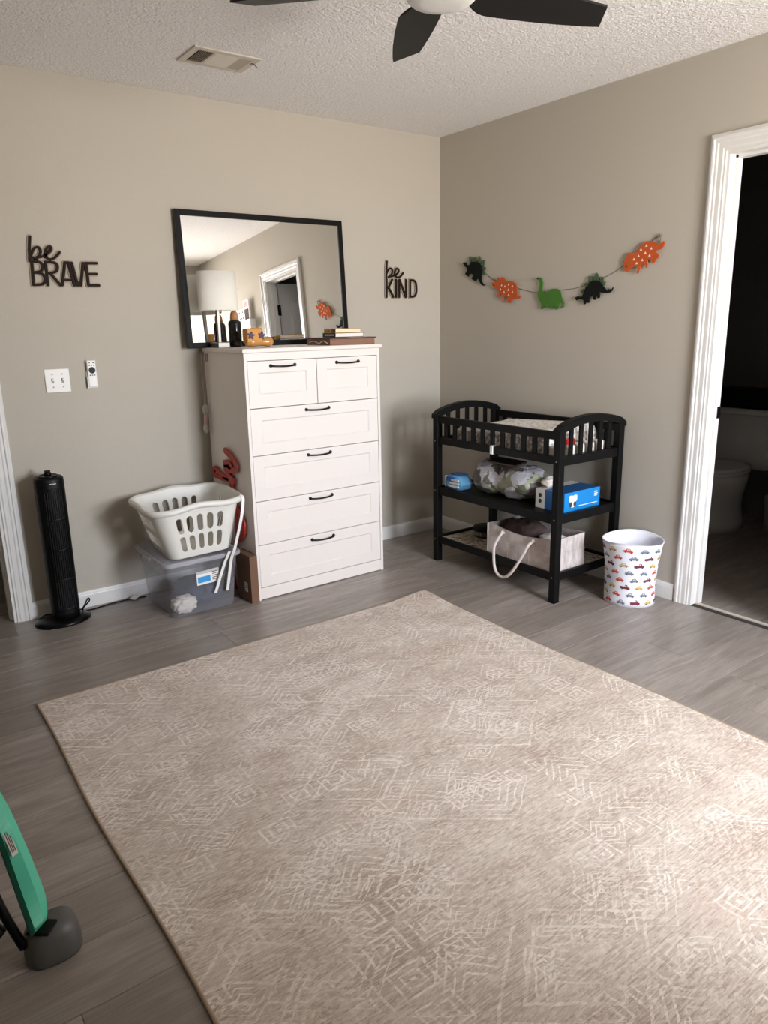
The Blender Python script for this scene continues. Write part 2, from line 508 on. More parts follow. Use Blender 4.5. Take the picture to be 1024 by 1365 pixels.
def sm(pts, n=6, closed=False):
    # Catmull-Rom through the points
    P = [Vector(p) for p in pts]
    k = len(P)
    out = []
    for i in range(k if closed else k - 1):
        p0 = P[i - 1] if (closed or i > 0) else P[0]
        p1, p2 = P[i], P[(i + 1) % k]
        p3 = P[(i + 2) % k] if (closed or i + 2 < k) else P[-1]
        for s in range(n):
            t = s / n
            out.append(0.5 * ((2 * p1) + (p2 - p0) * t + (2 * p0 - 5 * p1 + 4 * p2 - p3) * t * t + (3 * p1 - p0 - 3 * p2 + p3) * t ** 3))
    if not closed: out.append(P[-1])
    return out

def sm2(pts, n=5):
    return [(p.x, p.y) for p in sm([(a, b, 0) for a, b in pts], n)]

def base_of(o):
    # world position of an object (no rotations on things)
    p = Vector(o.location)
    while o.parent:
        o = o.parent
        p += Vector(o.location)
    return p

def obj(name, b, mats, parent=None, loc=None, smooth=None):
    me = bpy.data.meshes.new(name)
    off = Vector(loc) if loc is not None else Vector((0, 0, 0))
    par = base_of(parent) if parent else Vector((0, 0, 0))
    if loc is None: off = par
    bmesh.ops.translate(b.bm, vec=-off, verts=b.bm.verts)
    b.bm.to_mesh(me)
    b.bm.free()
    for m in (mats if isinstance(mats, (list, tuple)) else [mats]):
        me.materials.append(M[m])
    o = bpy.data.objects.new(name, me)
    C.objects.link(o)
    o.location = off - par
    if parent: o.parent = parent
    return o

def thing(name, label, cat, loc, group=None):
    o = bpy.data.objects.new(name, None)
    o.empty_display_size = 0.05
    C.objects.link(o)
    o.location = loc
    return tag(o, label, cat, group)

def tag(o, label, cat, group=None):
    o['label'] = label
    o['category'] = cat
    if group: o['group'] = group
    return o

def struct(o):
    o['kind'] = 'structure'
    return o

def bx(*a, **k): return B().box(*a, **k)
YZ = lambda x0: (lambda a, b, d: Vector((x0 - d, a, b)))        # on the right wall, proud towards the room
XZ = lambda y0: (lambda a, b, d: Vector((a, y0 - d, b)))        # on the back wall
XY = lambda z0: (lambda a, b, d: Vector((a, b, z0 + d)))

# ------------------------------------------------------------------ room shell
T = 0.10
DA0, DA1, DH = -3.40, -2.655, 2.04        # doorway in the back wall
DB0, DB1 = -2.43, -1.852                   # doorway in the right wall (y)
BX1, BY0, BY1 = 1.86, -2.56, -0.72         # bathroom
b = B()
b.box(X0 - T, DA0, 0, T, -0.02, H); b.box(DA1, T, 0, T, -0.02, H); b.box(DA0, DA1, 0, T, DH, H)
struct(obj('wall_back', b, 'wall'))
b = B()
b.box(0, T, DB1, 0, -0.02, H); b.box(0, T, AY0 - T, DB0, -0.02, H); b.box(0, T, DB0, DB1, DH, H)
wr_ = struct(obj('wall_right', b, ['wall', 'bath_shade']))
struct(obj('wall_left', bx(X0 - T, X0, Y0, 0, -0.02, H), 'wall'))
b = B()
b.box(X0 - T, AX0, Y0 - T, Y0, -0.02, H); b.box(AX0, 0, Y0 - T, Y0, HZ, H)
b.box(AX0 - T, AX0, AY0 - T, Y0 - T, -0.02, H)
struct(obj('wall_front', b, 'wall'))
b = B()
b.box(AX0, WX0, AY0 - T, AY0, -0.02, H); b.box(WX1, 0, AY0 - T, AY0, -0.02, H)
b.box(WX0, WX1, AY0 - T, AY0, -0.02, WZ0); b.box(WX0, WX1, AY0 - T, AY0, WZ1, H)
struct(obj('wall_bay', b, 'wall'))
b = bx(X0 - T, T, Y0 - T, T, H, H + 0.1)
b.box(AX0 - T, T, AY0 - T, Y0 - T, H, H + 0.1)
struct(obj('ceiling', b, 'ceiling'))

PW, PL, GAP = 0.182, 1.22, 0.0011
plank_cache = {}
def plank_mesh(l, w):
    key = (round(l, 3), round(w, 3))
    if key not in plank_cache:
        me = bpy.data.meshes.new('plank')
        e, t = 0.0013, 0.005
        vs = [(x, y, 0) for x, y in ((0, 0), (l, 0), (l, w), (0, w))]
        vs += [(x, y, t - 0.0008) for x, y in ((0, 0), (l, 0), (l, w), (0, w))]
        vs += [(x, y, t) for x, y in ((e, e), (l - e, e), (l - e, w - e), (e, w - e))]
        fs = [(8, 9, 10, 11)]
        for i in range(4):
            j = (i + 1) % 4
            fs += [(i, j, 4 + j, 4 + i), (4 + i, 4 + j, 8 + j, 8 + i)]
        me.from_pydata(vs, [], fs)
        me.materials.append(M['plank'])
        plank_cache[key] = me
    return plank_cache[key]

def lay_planks(parent, x0, x1, y0, y1, seed=1, zt=0.0):
    rnd = random.Random(seed)
    base = base_of(parent)
    y = y1
    while y > y0 + 0.004:
        w = min(PW, y - y0)
        x = x0 - rnd.uniform(0, PL)
        while x < x1 - 0.004:
            a, c = max(x, x0), min(x + PL, x1)
            if c - a > 0.02:
                o = bpy.data.objects.new('plank', plank_mesh(c - a - GAP, w - GAP))
                C.objects.link(o)
                o.parent = parent
                o.location = Vector((a, y - w, zt - 0.005)) - base
            x += PL
        y -= w

fb_ = bx(X0 - T, T, Y0 - T, T, -0.08, -0.005)
fb_.box(AX0 - T, T, AY0 - T, Y0 - T, -0.08, -0.005)
fl = struct(obj('floor', fb_, 'gap'))
lay_planks(fl, X0, 0.0, Y0, 0.0, 3)
lay_planks(fl, AX0, 0.0, AY0, Y0, 4)

# hallway behind the left doorway
hf = struct(obj('floor_hall', bx(X0 - T, -1.8, T, 1.62, -0.08, -0.005), 'gap'))
lay_planks(hf, X0, -1.8, 0.0, 1.6, 5)
b = B()
b.box(X0 - T, -1.8, 1.6, 1.7, -0.02, H); b.box(X0 - T, X0, T, 1.6, -0.02, H); b.box(-1.8, -1.7, T, 1.7, -0.02, H)
struct(obj('wall_hall', b, 'wall'))
struct(obj('ceiling_hall', bx(X0 - T, -1.7, T, 1.7, H, H + 0.1), 'ceiling'))
struct(obj('baseboard_hall', bx(X0, -1.8, 1.585, 1.6, 0, 0.083), 'trim'))

# bathroom
bf = struct(obj('floor_bathroom', bx(T, BX1 + 0.1, BY0 - 0.1, BY1 + 0.1, -0.08, -0.005), 'gap'))
lay_planks(bf, 0.045, BX1, BY0, BY1, 11)
b = B()
b.box(T, BX1 + 0.1, BY1, BY1 + 0.1, -0.02, H); b.box(T, BX1 + 0.1, BY0 - 0.1, BY0, -0.02, H); b.box(BX1, BX1 + 0.1, BY0, BY1, -0.02, H)
struct(obj('wall_bathroom', b, 'bath_shade'))
struct(obj('ceiling_bathroom', bx(T, BX1 + 0.1, BY0 - 0.1, BY1 + 0.1, H, H + 0.1), 'bath_shade'))

def baseboard(name, axis, a, c):
    # profile: (distance from the wall, height)
    prof = [(0, 0), (0.013, 0), (0.013, 0.062), (0.011, 0.068), (0.011, 0.072), (0.007, 0.082), (0, 0.083)]
    b = B()
    if axis == 'x':
        r = [[(x, -d, h) for d, h in prof] for x in (a, c)]
    else:
        r = [[(-d, y, h) for d, h in prof] for y in (a, c)]
    b.loft(r, smooth=False)
    return struct(obj(name, b, 'trim'))
CW = 0.072                                  # casing width
baseboard('baseboard_back', 'x', DA1 + CW - 0.008, 0.0)
baseboard('baseboard_right', 'y', -0.013, DB1 + CW)
baseboard('baseboard_right_far', 'y', DB0 - CW, AY0)

CAS = [(0, 0), (0, 0.011), (0.006, 0.014), (0.012, 0.018), (0.020, 0.018), (0.024, 0.0135), (0.034, 0.0135), (0.040, 0.0105), (0.058, 0.0105), (0.063, 0.0075), (0.072, 0.0075), (0.072, 0)]
# (distance in from the outer edge, proud of the wall)
def casing(parent, fn, lo, hi, top):
    # fn(a, z, d): a along the wall; three mitred casing boards
    k = CW
    for side, s in ((lo, 1), (hi, -1)):
        b = B()
        b.loft([[fn(side - s * (k - q), 0, d) for q, d in CAS], [fn(side - s * (k - q), top + (k - q), d) for q, d in CAS]], smooth=False)
        obj('casing', b, 'trim', parent)
    b = B()
    b.loft([[fn(lo - (k - q), top + (k - q), d) for q, d in CAS], [fn(hi + (k - q), top + (k - q), d) for q, d in CAS]], smooth=False)
    obj('casing', b, 'trim', parent)

# doorway to the bathroom
JT = 0.02
b = B()
for s in (1, -1):
    y = DB1 if s > 0 else DB0
    b.box(-0.001, T + 0.001, min(y, y - s * JT), max(y, y - s * JT), 0, DH)
b.box(-0.001, T + 0.001, DB0 + JT, DB1 - JT, DH - JT, DH)
d1 = struct(obj('door_1', b, 'trim', loc=(0.06, (DB0 + DB1) / 2, 0)))
YZf = lambda a, z, d: Vector((-d, a, z))
casing(d1, YZf, DB0 + 0.006, DB1 - 0.006, DH - 0.006)
b = B()
for s in (1, -1):
    y = DB1 - JT if s > 0 else DB0 + JT
    b.box(0.045, 0.082, min(y, y - s * 0.011), max(y, y - s * 0.011), 0, DH - JT)
b.box(0.045, 0.082, DB0 + JT, DB1 - JT, DH - JT - 0.011, DH - JT)
obj('door_stop', b, 'trim', d1)
b = bx(0.060, 0.086, DB1 - JT - 0.003 - 0.011, DB1 - JT + 0.001, 0.905, 0.96, bev=0.001)
b.box(0.080, T + 0.002, DB1 - JT - 0.006, DB1 - JT - 0.001, 0.915, 0.95, bev=0.001)
obj('strike_plate', b, 'black_metal', d1)
LY = DB0 + JT + 0.003                        # the leaf, swung open into the bathroom
leaf = obj('door_leaf', bx(T + 0.022, T + 0.022 + 0.555, LY - 0.06, LY - 0.025, 0.012, DH - JT - 0.004, bev=0.002), 'door_grey', d1)
for z0, z1 in ((0.18, 0.78), (0.95, 1.28), (1.38, 1.88)):
    for x0, x1 in ((T + 0.12, T + 0.28), (T + 0.34, T + 0.50)):
        pb = B()
        fr = 0.018
        pb.box(x0, x1, LY - 0.026, LY - 0.0225, z0, z1, bev=0.0015)
        pb.box(x0 + fr, x1 - fr, LY - 0.0235, LY - 0.017, z0 + fr, z1 - fr, bev=0.004)
        obj('panel', pb, 'door_grey', leaf)
for z in (0.25, 1.02, 1.78):
    hb = bx(T - 0.012, T + 0.022, LY - 0.006, LY - 0.001, z - 0.045, z + 0.045, bev=0.001)
    hb.cyl((T + 0.008, LY + 0.004, z - 0.047), (T + 0.008, LY + 0.004, z + 0.047), 0.007, 10)
    obj('hinge', hb, 'black_metal', d1)
struct(obj('trim_1', bx(0.040, 0.056, DB0 + JT, DB1 - JT, -0.004, 0.005, bev=0.002), 'vent'))

# doorway to the hallway
b = B()
for s in (1, -1):
    x = DA1 if s > 0 else DA0
    b.box(min(x, x - s * JT), max(x, x - s * JT), -0.001, T + 0.001, 0, DH)
b.box(DA0 + JT, DA1 - JT, -0.001, T + 0.001, DH - JT, DH)
d2 = struct(obj('door_2', b, 'trim', loc=((DA0 + DA1) / 2, 0.06, 0)))
casing(d2, lambda a, z, d: Vector((a, -d, z)), DA0 + 0.006, DA1 - 0.006, DH - 0.006)
b = B()
for s in (1, -1):
    x = DA1 - JT if s > 0 else DA0 + JT
    b.box(min(x, x - s * 0.011), max(x, x - s * 0.011), 0.045, 0.082, 0, DH - JT)
obj('door_stop', b, 'trim', d2)

# windows outside the frame: fn(a, d, z) with a along the wall, d outwards
def window(name, fn, a0, a1, z0, z1):
    f = 0.045
    def bxw(b, p0, p1, d0, d1, q0, q1):
        u, w = fn(p0, d0, q0), fn(p1, d1, q1)
        b.box(min(u[0], w[0]), max(u[0], w[0]), min(u[1], w[1]), max(u[1], w[1]), q0, q1)
    b = B()
    bxw(b, a0, a0 + f, 0.04, 0.10, z0, z1); bxw(b, a1 - f, a1, 0.04, 0.10, z0, z1)
    bxw(b, a0 + f, a1 - f, 0.04, 0.10, z0, z0 + f); bxw(b, a0 + f, a1 - f, 0.04, 0.10, z1 - f, z1)
    zm = (z0 + z1) / 2
    bxw(b, a0 + f, a1 - f, 0.05, 0.09, zm - 0.02, zm + 0.02)
    w = struct(obj(name, b, 'trim', loc=fn((a0 + a1) / 2, 0.07, z0)))
    for q0, q1 in ((z0 + f, zm - 0.02), (zm + 0.02, z1 - f)):
        b = B()
        bxw(b, a0 + f, a1 - f, 0.068, 0.072, q0, q1)
        obj('pane', b, 'pane', w)
    b = B()
    bxw(b, a0 - 0.03, a1 + 0.03, -0.04, 0.0, z0 - 0.025, z0)
    obj('sill', b, 'trim', w)
window('window_1', lambda a, d, z: (a, AY0 - d, z), WX0, WX1, WZ0, WZ1)

# ------------------------------------------------------------------ rug
RX0, RX1, RY0, RY1 = -2.772, -0.912, -3.70, -0.94
def rug_z(x, y):
    z = 0.0085 + 0.0015 * mnoise.noise(Vector((x * 2.2, y * 2.2, 0.3)))
    dc = math.hypot(x - RX1, y - RY1)
    z += 0.016 * math.exp(-(dc / 0.16) ** 2) * 1.0
    return z
def rug_xy(u, v):
    x, y = RX0 + (RX1 - RX0) * u, RY0 + (RY1 - RY0) * v
    x += 0.006 * math.sin(y * 5.1 + 1) * (1 if u in (0, 1) else 0.5)
    return x, y
rug = thing('area_rug', 'large beige rug with worn cream diamond motifs on the plank floor', 'rug', (RX0, RY0, 0))
t = bmesh.new()
NX, NY = 46, 68
gv = [[None] * (NX + 1) for _ in range(NY + 1)]
for j in range(NY + 1):
    for i in range(NX + 1):
        x, y = rug_xy(i / NX, j / NY)
        gv[j][i] = t.verts.new((x, y, rug_z(x, y)))
for j in range(NY):
    for i in range(NX):
        f = t.faces.new((gv[j][i], gv[j][i + 1], gv[j + 1][i + 1], gv[j + 1][i]))
        f.smooth = True
b = B()
b._merge(t)
obj('pile', b, 'rug', rug)
per = [rug_xy(i / NX, 1) for i in range(NX + 1)] + [rug_xy(1, 1 - j / NY) for j in range(1, NY + 1)] + [rug_xy(1 - i / NX, 0) for i in range(1, NX + 1)] + [rug_xy(0, j / NY) for j in range(1, NY)]
b = B()
b.tube([(x, y, max(0.0052, rug_z(x, y) - 0.004)) for x, y in per], 0.005, 8, closed=True)
obj('edge_binding', b, 'binding', rug)

# ------------------------------------------------------------------ dresser
DX0, DX1, DY0, DY1 = -1.622, -0.838, -0.488, -0.022
dr = thing('tall_dresser', 'tall white dresser with six drawers and black bow handles', 'dresser', ((DX0 + DX1) / 2, (DY0 + DY1) / 2, 0))
W = 'white_laminate'
obj('side_panel', bx(DX0, DX0 + 0.016, DY0, DY1, 0, 1.234, bev=0.001), W, dr)
obj('side_panel', bx(DX1 - 0.016, DX1, DY0, DY1, 0, 1.234, bev=0.001), W, dr)
obj('top_panel', bx(DX0 - 0.010, DX1 + 0.012, DY0 - 0.012, DY1, 1.235, 1.255, bev=0.004), W, dr)
obj('header_rail', bx(DX0 + 0.016, DX1 - 0.016, DY0, DY0 + 0.018, 1.198, 1.234, bev=0.001), W, dr)
obj('plinth', bx(DX0 + 0.016, DX1 - 0.016, DY0 + 0.001, DY0 + 0.018, 0.004, 0.064, bev=0.001), W, dr)
obj('back_panel', bx(DX0 + 0.016, DX1 - 0.016, DY1 - 0.006, DY1 - 0.001, 0.01, 1.23), W, dr)
def bow_handle(x, z, y, ln):
    b = B()
    pts = sm([(x - ln / 2, y + 0.002, z), (x - ln / 2 + 0.004, y - 0.014, z - 0.001), (x - ln * .25, y - 0.023, z - 0.003), (x, y - 0.026, z - 0.004), (x + ln * .25, y - 0.023, z - 0.003), (x + ln / 2 - 0.004, y - 0.014, z - 0.001), (x + ln / 2, y + 0.002, z)], 4)
    b.tube(pts, [0.0058 if i in range(4) or i > len(pts) - 5 else 0.0048 for i in range(len(pts))], 8)
    for s in (-1, 1):
        b.cyl((x + s * ln / 2, y + 0.001, z), (x + s * ln / 2, y - 0.004, z), 0.0085, 12)
    return b
def drawer(x0, x1, z0, z1, brd, zt, zb):
    g = 0.0018
    x0 += g; x1 -= g; z0 += g; z1 -= g
    y = DY0 + 0.0015
    b = B()
    b.box(x0, x0 + brd, y, y + 0.018, z0, z1); b.box(x1 - brd, x1, y, y + 0.018, z0, z1)
    b.box(x0 + brd, x1 - brd, y, y + 0.018, z1 - zt, z1); b.box(x0 + brd, x1 - brd, y, y + 0.018, z0, z0 + zb)
    b.box(x0 + 0.004, x1 - 0.004, y + 0.020, y + 0.40, z0 + 0.01, z1 - 0.02)   # drawer box behind the front
    d = obj('drawer', b, W, dr)
    p = B()
    e = 0.006
    a0, a1, c0, c1 = x0 + brd, x1 - brd, z0 + zb, z1 - zt
    ring = lambda i, yy: [(a0 + i, yy, c0 + i), (a1 - i, yy, c0 + i), (a1 - i, yy, c1 - i), (a0 + i, yy, c1 - i)]
    p.loft([ring(0, y), ring(e, y + 0.005), ring(e + 0.001, y + 0.0052)], cap0=False, smooth=False)
    obj('panel', p, W, d)
    obj('handle', bow_handle((x0 + x1) / 2, z1 - 0.024, y, 0.133), 'black_metal', d)
ix0, ix1 = DX0 + 0.016, DX1 - 0.016
xm = -1.226
drawer(ix0, xm, 0.972, 1.197, 0.056, 0.054, 0.064)
drawer(xm, ix1, 0.972, 1.197, 0.056, 0.054, 0.064)
for z0, z1 in ((0.742, 0.972), (0.514, 0.742), (0.290, 0.514), (0.066, 0.290)):
    drawer(ix0, ix1, z0, z1, 0.056, 0.056, 0.056)
TOPZ = 1.255

# mirror leaning against the wall on the dresser
MW, MH, MT, MF = 0.972, 0.666, 0.026, 0.028
MBY, LEAN = -0.074, 0.062                   # bottom front edge y and lean angle
mx = -1.236
xf = Matrix.Translation((mx, MBY, TOPZ)) @ Matrix.Rotation(-LEAN, 4, 'X')
# local: x along width, y depth (0 front .. MT back), z up
mir = thing('wall_mirror', 'wide mirror with thin black frame leaning on the wall atop the white dresser', 'mirror', (mx, MBY, TOPZ))
hw = MW / 2
for nm, q in (('frame_side', (-hw, -hw + MF, 0, MT, 0, MH)), ('frame_side', (hw - MF, hw, 0, MT, 0, MH)), ('frame_rail', (-hw + MF, hw - MF, 0, MT, 0, MF)), ('frame_rail', (-hw + MF, hw - MF, 0, MT, MH - MF, MH))):
    b = B()
    b.box(*q, bev=0.0015, xf=xf)
    o = obj(nm, b, ['black_wood', 'frame_side'], mir)
    for p in o.data.polygons:
        if abs(p.normal.x) > 0.9: p.material_index = 1
obj('backing', B().box(-hw + 0.01, hw - 0.01, MT - 0.012, MT - 0.004, 0.01, MH - 0.01, xf=xf), 'black_wood', mir)
obj('glass', B().box(-hw + MF - 0.002, hw - MF + 0.002, 0.006, 0.010, MF - 0.002, MH - MF + 0.002, xf=xf), 'mirror', mir)

# small table lamp
lx, ly = -1.583, -0.142
lamp = thing('table_lamp', 'small table lamp with white drum shade at left end of dresser', 'lamp', (lx, ly, TOPZ))
obj('base', bx(lx - 0.031, lx + 0.031, ly - 0.056, ly + 0.050, TOPZ, TOPZ + 0.026, bev=0.002), 'chrome', lamp)
b = B(); b.box(lx - 0.007, lx + 0.007, ly - 0.010, ly + 0.010, TOPZ + 0.026, TOPZ + 0.20, bev=0.001)
obj('stem', b, 'chrome', lamp)
b = B()
SH0, SH1 = TOPZ + 0.183, TOPZ + 0.368
b.lathe([(0.100, SH0), (0.0985, SH1), (0.0965, SH1), (0.098, SH0), (0.100, SH0)], (lx + 0.002, ly - 0.012, 0), 40, sy=0.74, cap0=False, cap1=False)
obj('shade', b, 'lamp_shade', lamp)
b = B(); b.tube([(lx + 0.098, ly - 0.012, SH0 + 0.02), (lx - 0.098, ly - 0.012, SH0 + 0.02)], 0.0015, 6); b.tube([(lx, ly - 0.085, SH0 + 0.02), (lx, ly + 0.06, SH0 + 0.02)], 0.0015, 6)
b.lathe([(0.012, TOPZ + 0.19), (0.014, TOPZ + 0.21), (0.024, TOPZ + 0.25), (0.026, TOPZ + 0.27), (0.015, TOPZ + 0.295), (0.001, TOPZ + 0.30)], (lx, ly - 0.008, 0), 16)
obj('bulb_holder', b, 'white_plastic', lamp)

# black bottle with a tan cap
bx_, by_ = -1.500, -0.155
bot = thing('bottle', 'black bottle with rounded tan cap beside the small lamp', 'bottle', (bx_, by_, TOPZ))
b = B(); b.lathe([(0.026, 0), (0.031, 0.003), (0.032, 0.01), (0.032, 0.118), (0.029, 0.128), (0.020, 0.134)], (bx_, by_, TOPZ), 28)
obj('body', b, 'bottle', bot)
b = B(); b.lathe([(0.0205, 0.134), (0.021, 0.150), (0.018, 0.168), (0.011, 0.178), (0.002, 0.181)], (bx_, by_, TOPZ), 24)
obj('cap', b, 'wood_cap', bot)
b = B()
for k in range(4):
    a0 = -2.35 + 0.0
    z = TOPZ + 0.035 + k * 0.008
    b.loft([[(bx_ + 0.0324 * math.cos(a0 + q * 0.06), by_ + 0.0324 * math.sin(a0 + q * 0.06), zz) for q in range(6 + (k * 3) % 4)] for zz in (z, z + 0.002)], closed_ring=False, cap0=False, cap1=False)
obj('label_print', b, 'ink', bot)

# amber toy with purple flowers
tx, ty = -1.452, -0.300
toy = thing('toy', 'amber orange toy with two dark purple flowers and glossy rounded nose', 'toy', (tx, ty, TOPZ))
b = B(); b.box(tx - 0.066, tx + 0.022, ty - 0.028, ty + 0.028, TOPZ + 0.020, TOPZ + 0.094, bev=0.008, seg=3)
obj('body', b, 'orange_toy', toy)
b = B()
pr_ = [(0.001, -0.066), (0.020, -0.062), (0.024, -0.03), (0.021, 0.0), (0.018, 0.02), (0.024, 0.045), (0.026, 0.062), (0.018, 0.078), (0.001, 0.083)]
b.loft([[(tx + s, ty - 0.004 + r * 1.15 * math.cos(q * PI / 8), TOPZ + 0.0262 + min(r, 0.026) * math.sin(q * PI / 8)) for q in range(16)] for r, s in pr_])
obj('foot', b, 'tan_toy', toy)
for fx_, fz in ((-0.046, 0.058), (0.012, 0.058)):
    b = B()
    star = []
    for q in range(20):
        r = 0.019 if q % 4 in (0, 1) else 0.011
        star.append((tx + fx_ + r * math.cos(q * PI / 10), TOPZ + fz + r * math.sin(q * PI / 10)))
    b.prism(star, XZ(ty - 0.026), 0, 0.008)
    obj('flower', b, 'purple', toy)

# keepsake box and books at the right end
kx0, kx1, ky0, ky1 = -1.126, -0.842, -0.462, -0.225
kb = thing('keepsake_box', 'flat brown box with dark overhanging lid at right end of dresser', 'box', ((kx0 + kx1) / 2, (ky0 + ky1) / 2, TOPZ))
obj('tray', bx(kx0 + 0.003, kx1 - 0.003, ky0 + 0.003, ky1 - 0.003, TOPZ, TOPZ + 0.030, bev=0.001), 'brown_box', kb)
obj('lid', bx(kx0 - 0.002, kx1 + 0.006, ky0 - 0.003, ky1 + 0.003, TOPZ + 0.030, TOPZ + 0.037, bev=0.002), 'brown_lid', kb)
b = B()
b.tube(sm([(kx0 - 0.004, ky0 + 0.02, TOPZ + 0.012), (kx0 - 0.005, ky0 + 0.06, TOPZ + 0.022), (kx0 - 0.004, ky0 + 0.10, TOPZ + 0.010), (kx0 - 0.005, ky0 + 0.15, TOPZ + 0.020), (kx0 - 0.004, ky0 + 0.2, TOPZ + 0.013)]), 0.002, 6)
obj('cord', b, 'rope', kb)
LZ = TOPZ + 0.0372
o = obj('paper_note', bx(-1.010, -0.905, -0.468, -0.36, LZ, LZ + 0.0012), 'mauve_paper', loc=(-0.96, -0.41, LZ))
tag(o, 'mauve grey paper slip under the books on the brown box', 'paper')
def book(name, label, x0, x1, y0, y1, z0, z1, cover, pages, spine_print=None):
    bk = thing(name, label, 'book', ((x0 + x1) / 2, (y0 + y1) / 2, z0), 'books on the brown box')
    c = 0.0022
    b = B()
    b.box(x0, x1, y0, y1, z0, z0 + c); b.box(x0, x1, y0, y1, z1 - c, z1); b.box(x0, x0 + c, y0, y1, z0 + c, z1 - c)
    obj('cover', b, cover, bk)
    obj('pages', bx(x0 + c, x1 - 0.003, y0 + 0.003, y1 - 0.003, z0 + c, z1 - c), pages, bk)
    if spine_print:
        b = B()
        for (a, c0, d0, d1) in spine_print[1]:
            b.box(x0 - 0.0006, x0, y0 + a * (y1 - y0), y0 + c0 * (y1 - y0), z0 + d0 * (z1 - z0), z0 + d1 * (z1 - z0))
        obj('spine_print', b, spine_print[0], bk)
    return bk
Z1 = LZ + 0.0012
book('book', 'thick dark covered book with white page edges, lower of the two', -1.068, -0.890, -0.424, -0.300, Z1, Z1 + 0.022, 'book_dark', 'pages_white', ('pages', [(0.12 + k * 0.1, 0.18 + k * 0.1, 0.3, 0.7) for k in range(7)]))
book('book', 'mustard yellow book with dark red spine print, topmost of the two', -1.062, -0.902, -0.418, -0.305, Z1 + 0.0222, Z1 + 0.043, 'book_yellow', 'pages', ('book_red', [(0.0, 0.34, 0.05, 0.95), (0.5, 0.58, 0.3, 0.7), (0.66, 0.9, 0.42, 0.58)]))

# cord with clear toggles hanging from the back corner of the dresser
cx_, cy_ = -1.646, -0.046
hc = thing('toggle_cord', 'pale cord with clear and pink toggles hanging beside dresser back corner', 'cord', (cx_, cy_, 0.85))
b = B(); b.tube(sm([(-1.634, -0.036, 1.222), (cx_, cy_, 1.21), (cx_ - 0.002, cy_, 1.10), (cx_, cy_ + 0.004, 1.0), (cx_, cy_, 0.965)]), 0.0022, 6)
b.tube(sm([(-1.634, -0.056, 1.222), (cx_ + 0.004, cy_ - 0.016, 1.20), (cx_ + 0.004, cy_ - 0.012, 1.08), (cx_ + 0.002, cy_ - 0.004, 0.965)]), 0.0018, 6)
obj('cord', b, 'clear_cord', hc)
b = B(); b.lathe([(0.003, 0.97), (0.014, 0.955), (0.017, 0.935), (0.012, 0.918), (0.008, 0.912)], (cx_, cy_, 0), 16)
obj('toggle', b, 'clear', hc)
b = B(); b.cyl((cx_, cy_, 0.912), (cx_ - 0.004, cy_, 0.865), 0.010, 14)
obj('sleeve', b, 'pink', hc)
b = B(); b.lathe([(0.008, 0.866), (0.015, 0.852), (0.016, 0.835), (0.008, 0.818), (0.002, 0.812)], (cx_ - 0.004, cy_, 0), 16)
obj('toggle', b, 'clear', hc)
b = B()
for y in (-0.05, -0.072):
    b.box(DX0 - 0.004, DX0 - 0.0002, y - 0.004, y + 0.004, 1.185, 1.225, bev=0.001)
obj('clip', b, 'sign_core', hc)

# red script cut-out and cardboard box between basket and dresser
fnx = lambda a, z, d: Vector((-1.6335 - d, a, z))
b = B()
rs_n = [0]
def rs(pts, w):
    rs_n[0] += 1
    b.ribbon(sm2(pts, 5), w * 1.25, fnx, -0.0002 * rs_n[0], 0.0065 + 0.0004 * rs_n[0])
rs([(-0.237, 0.746), (-0.304, 0.724), (-0.348, 0.695), (-0.355, 0.667), (-0.330, 0.655), (-0.262, 0.655)], 0.026)
rs([(-0.225, 0.676), (-0.262, 0.680), (-0.290, 0.668), (-0.262, 0.656), (-0.228, 0.652)], 0.034)
rs([(-0.238, 0.643), (-0.271, 0.615), (-0.314, 0.599)], 0.024)
rs([(-0.313, 0.599), (-0.24, 0.600), (-0.150, 0.618), (-0.098, 0.636), (-0.075, 0.622), (-0.080, 0.598), (-0.151, 0.593), (-0.275, 0.593)], 0.018)
rs([(-0.275, 0.593), (-0.30, 0.54), (-0.315, 0.47), (-0.37, 0.43), (-0.400, 0.387), (-0.380, 0.33), (-0.335, 0.30), (-0.31, 0.34), (-0.32, 0.42), (-0.30, 0.5)], 0.024)
rs([(-0.335, 0.30), (-0.29, 0.26), (-0.29, 0.18), (-0.315, 0.10), (-0.30, 0.02)], 0.016)
rs([(-0.313, 0.599), (-0.22, 0.45), (-0.20, 0.25), (-0.25, 0.012)], 0.016)
o = obj('script_sign', b, 'red', loc=(-1.637, -0.26, 0))
tag(o, 'red cursive cut-out leaning against the side of the white dresser', 'sign')
cb = thing('cardboard_box', 'slim brown cardboard box standing between clear tub and dresser', 'box', (-1.6445, -0.42, 0))
obj('carton', bx(-1.668, -1.626, -0.503, -0.345, 0, 0.248, bev=0.001), 'cardboard', cb)
obj('label', bx(-1.6688, -1.668, -0.462, -0.430, 0.052, 0.10), 'paper', cb)
b = B()
for k in range(4): b.box(-1.6692, -1.6688, -0.458, -0.434, 0.058 + k * 0.011, 0.062 + k * 0.011)
obj('label_print', b, 'ink', cb)

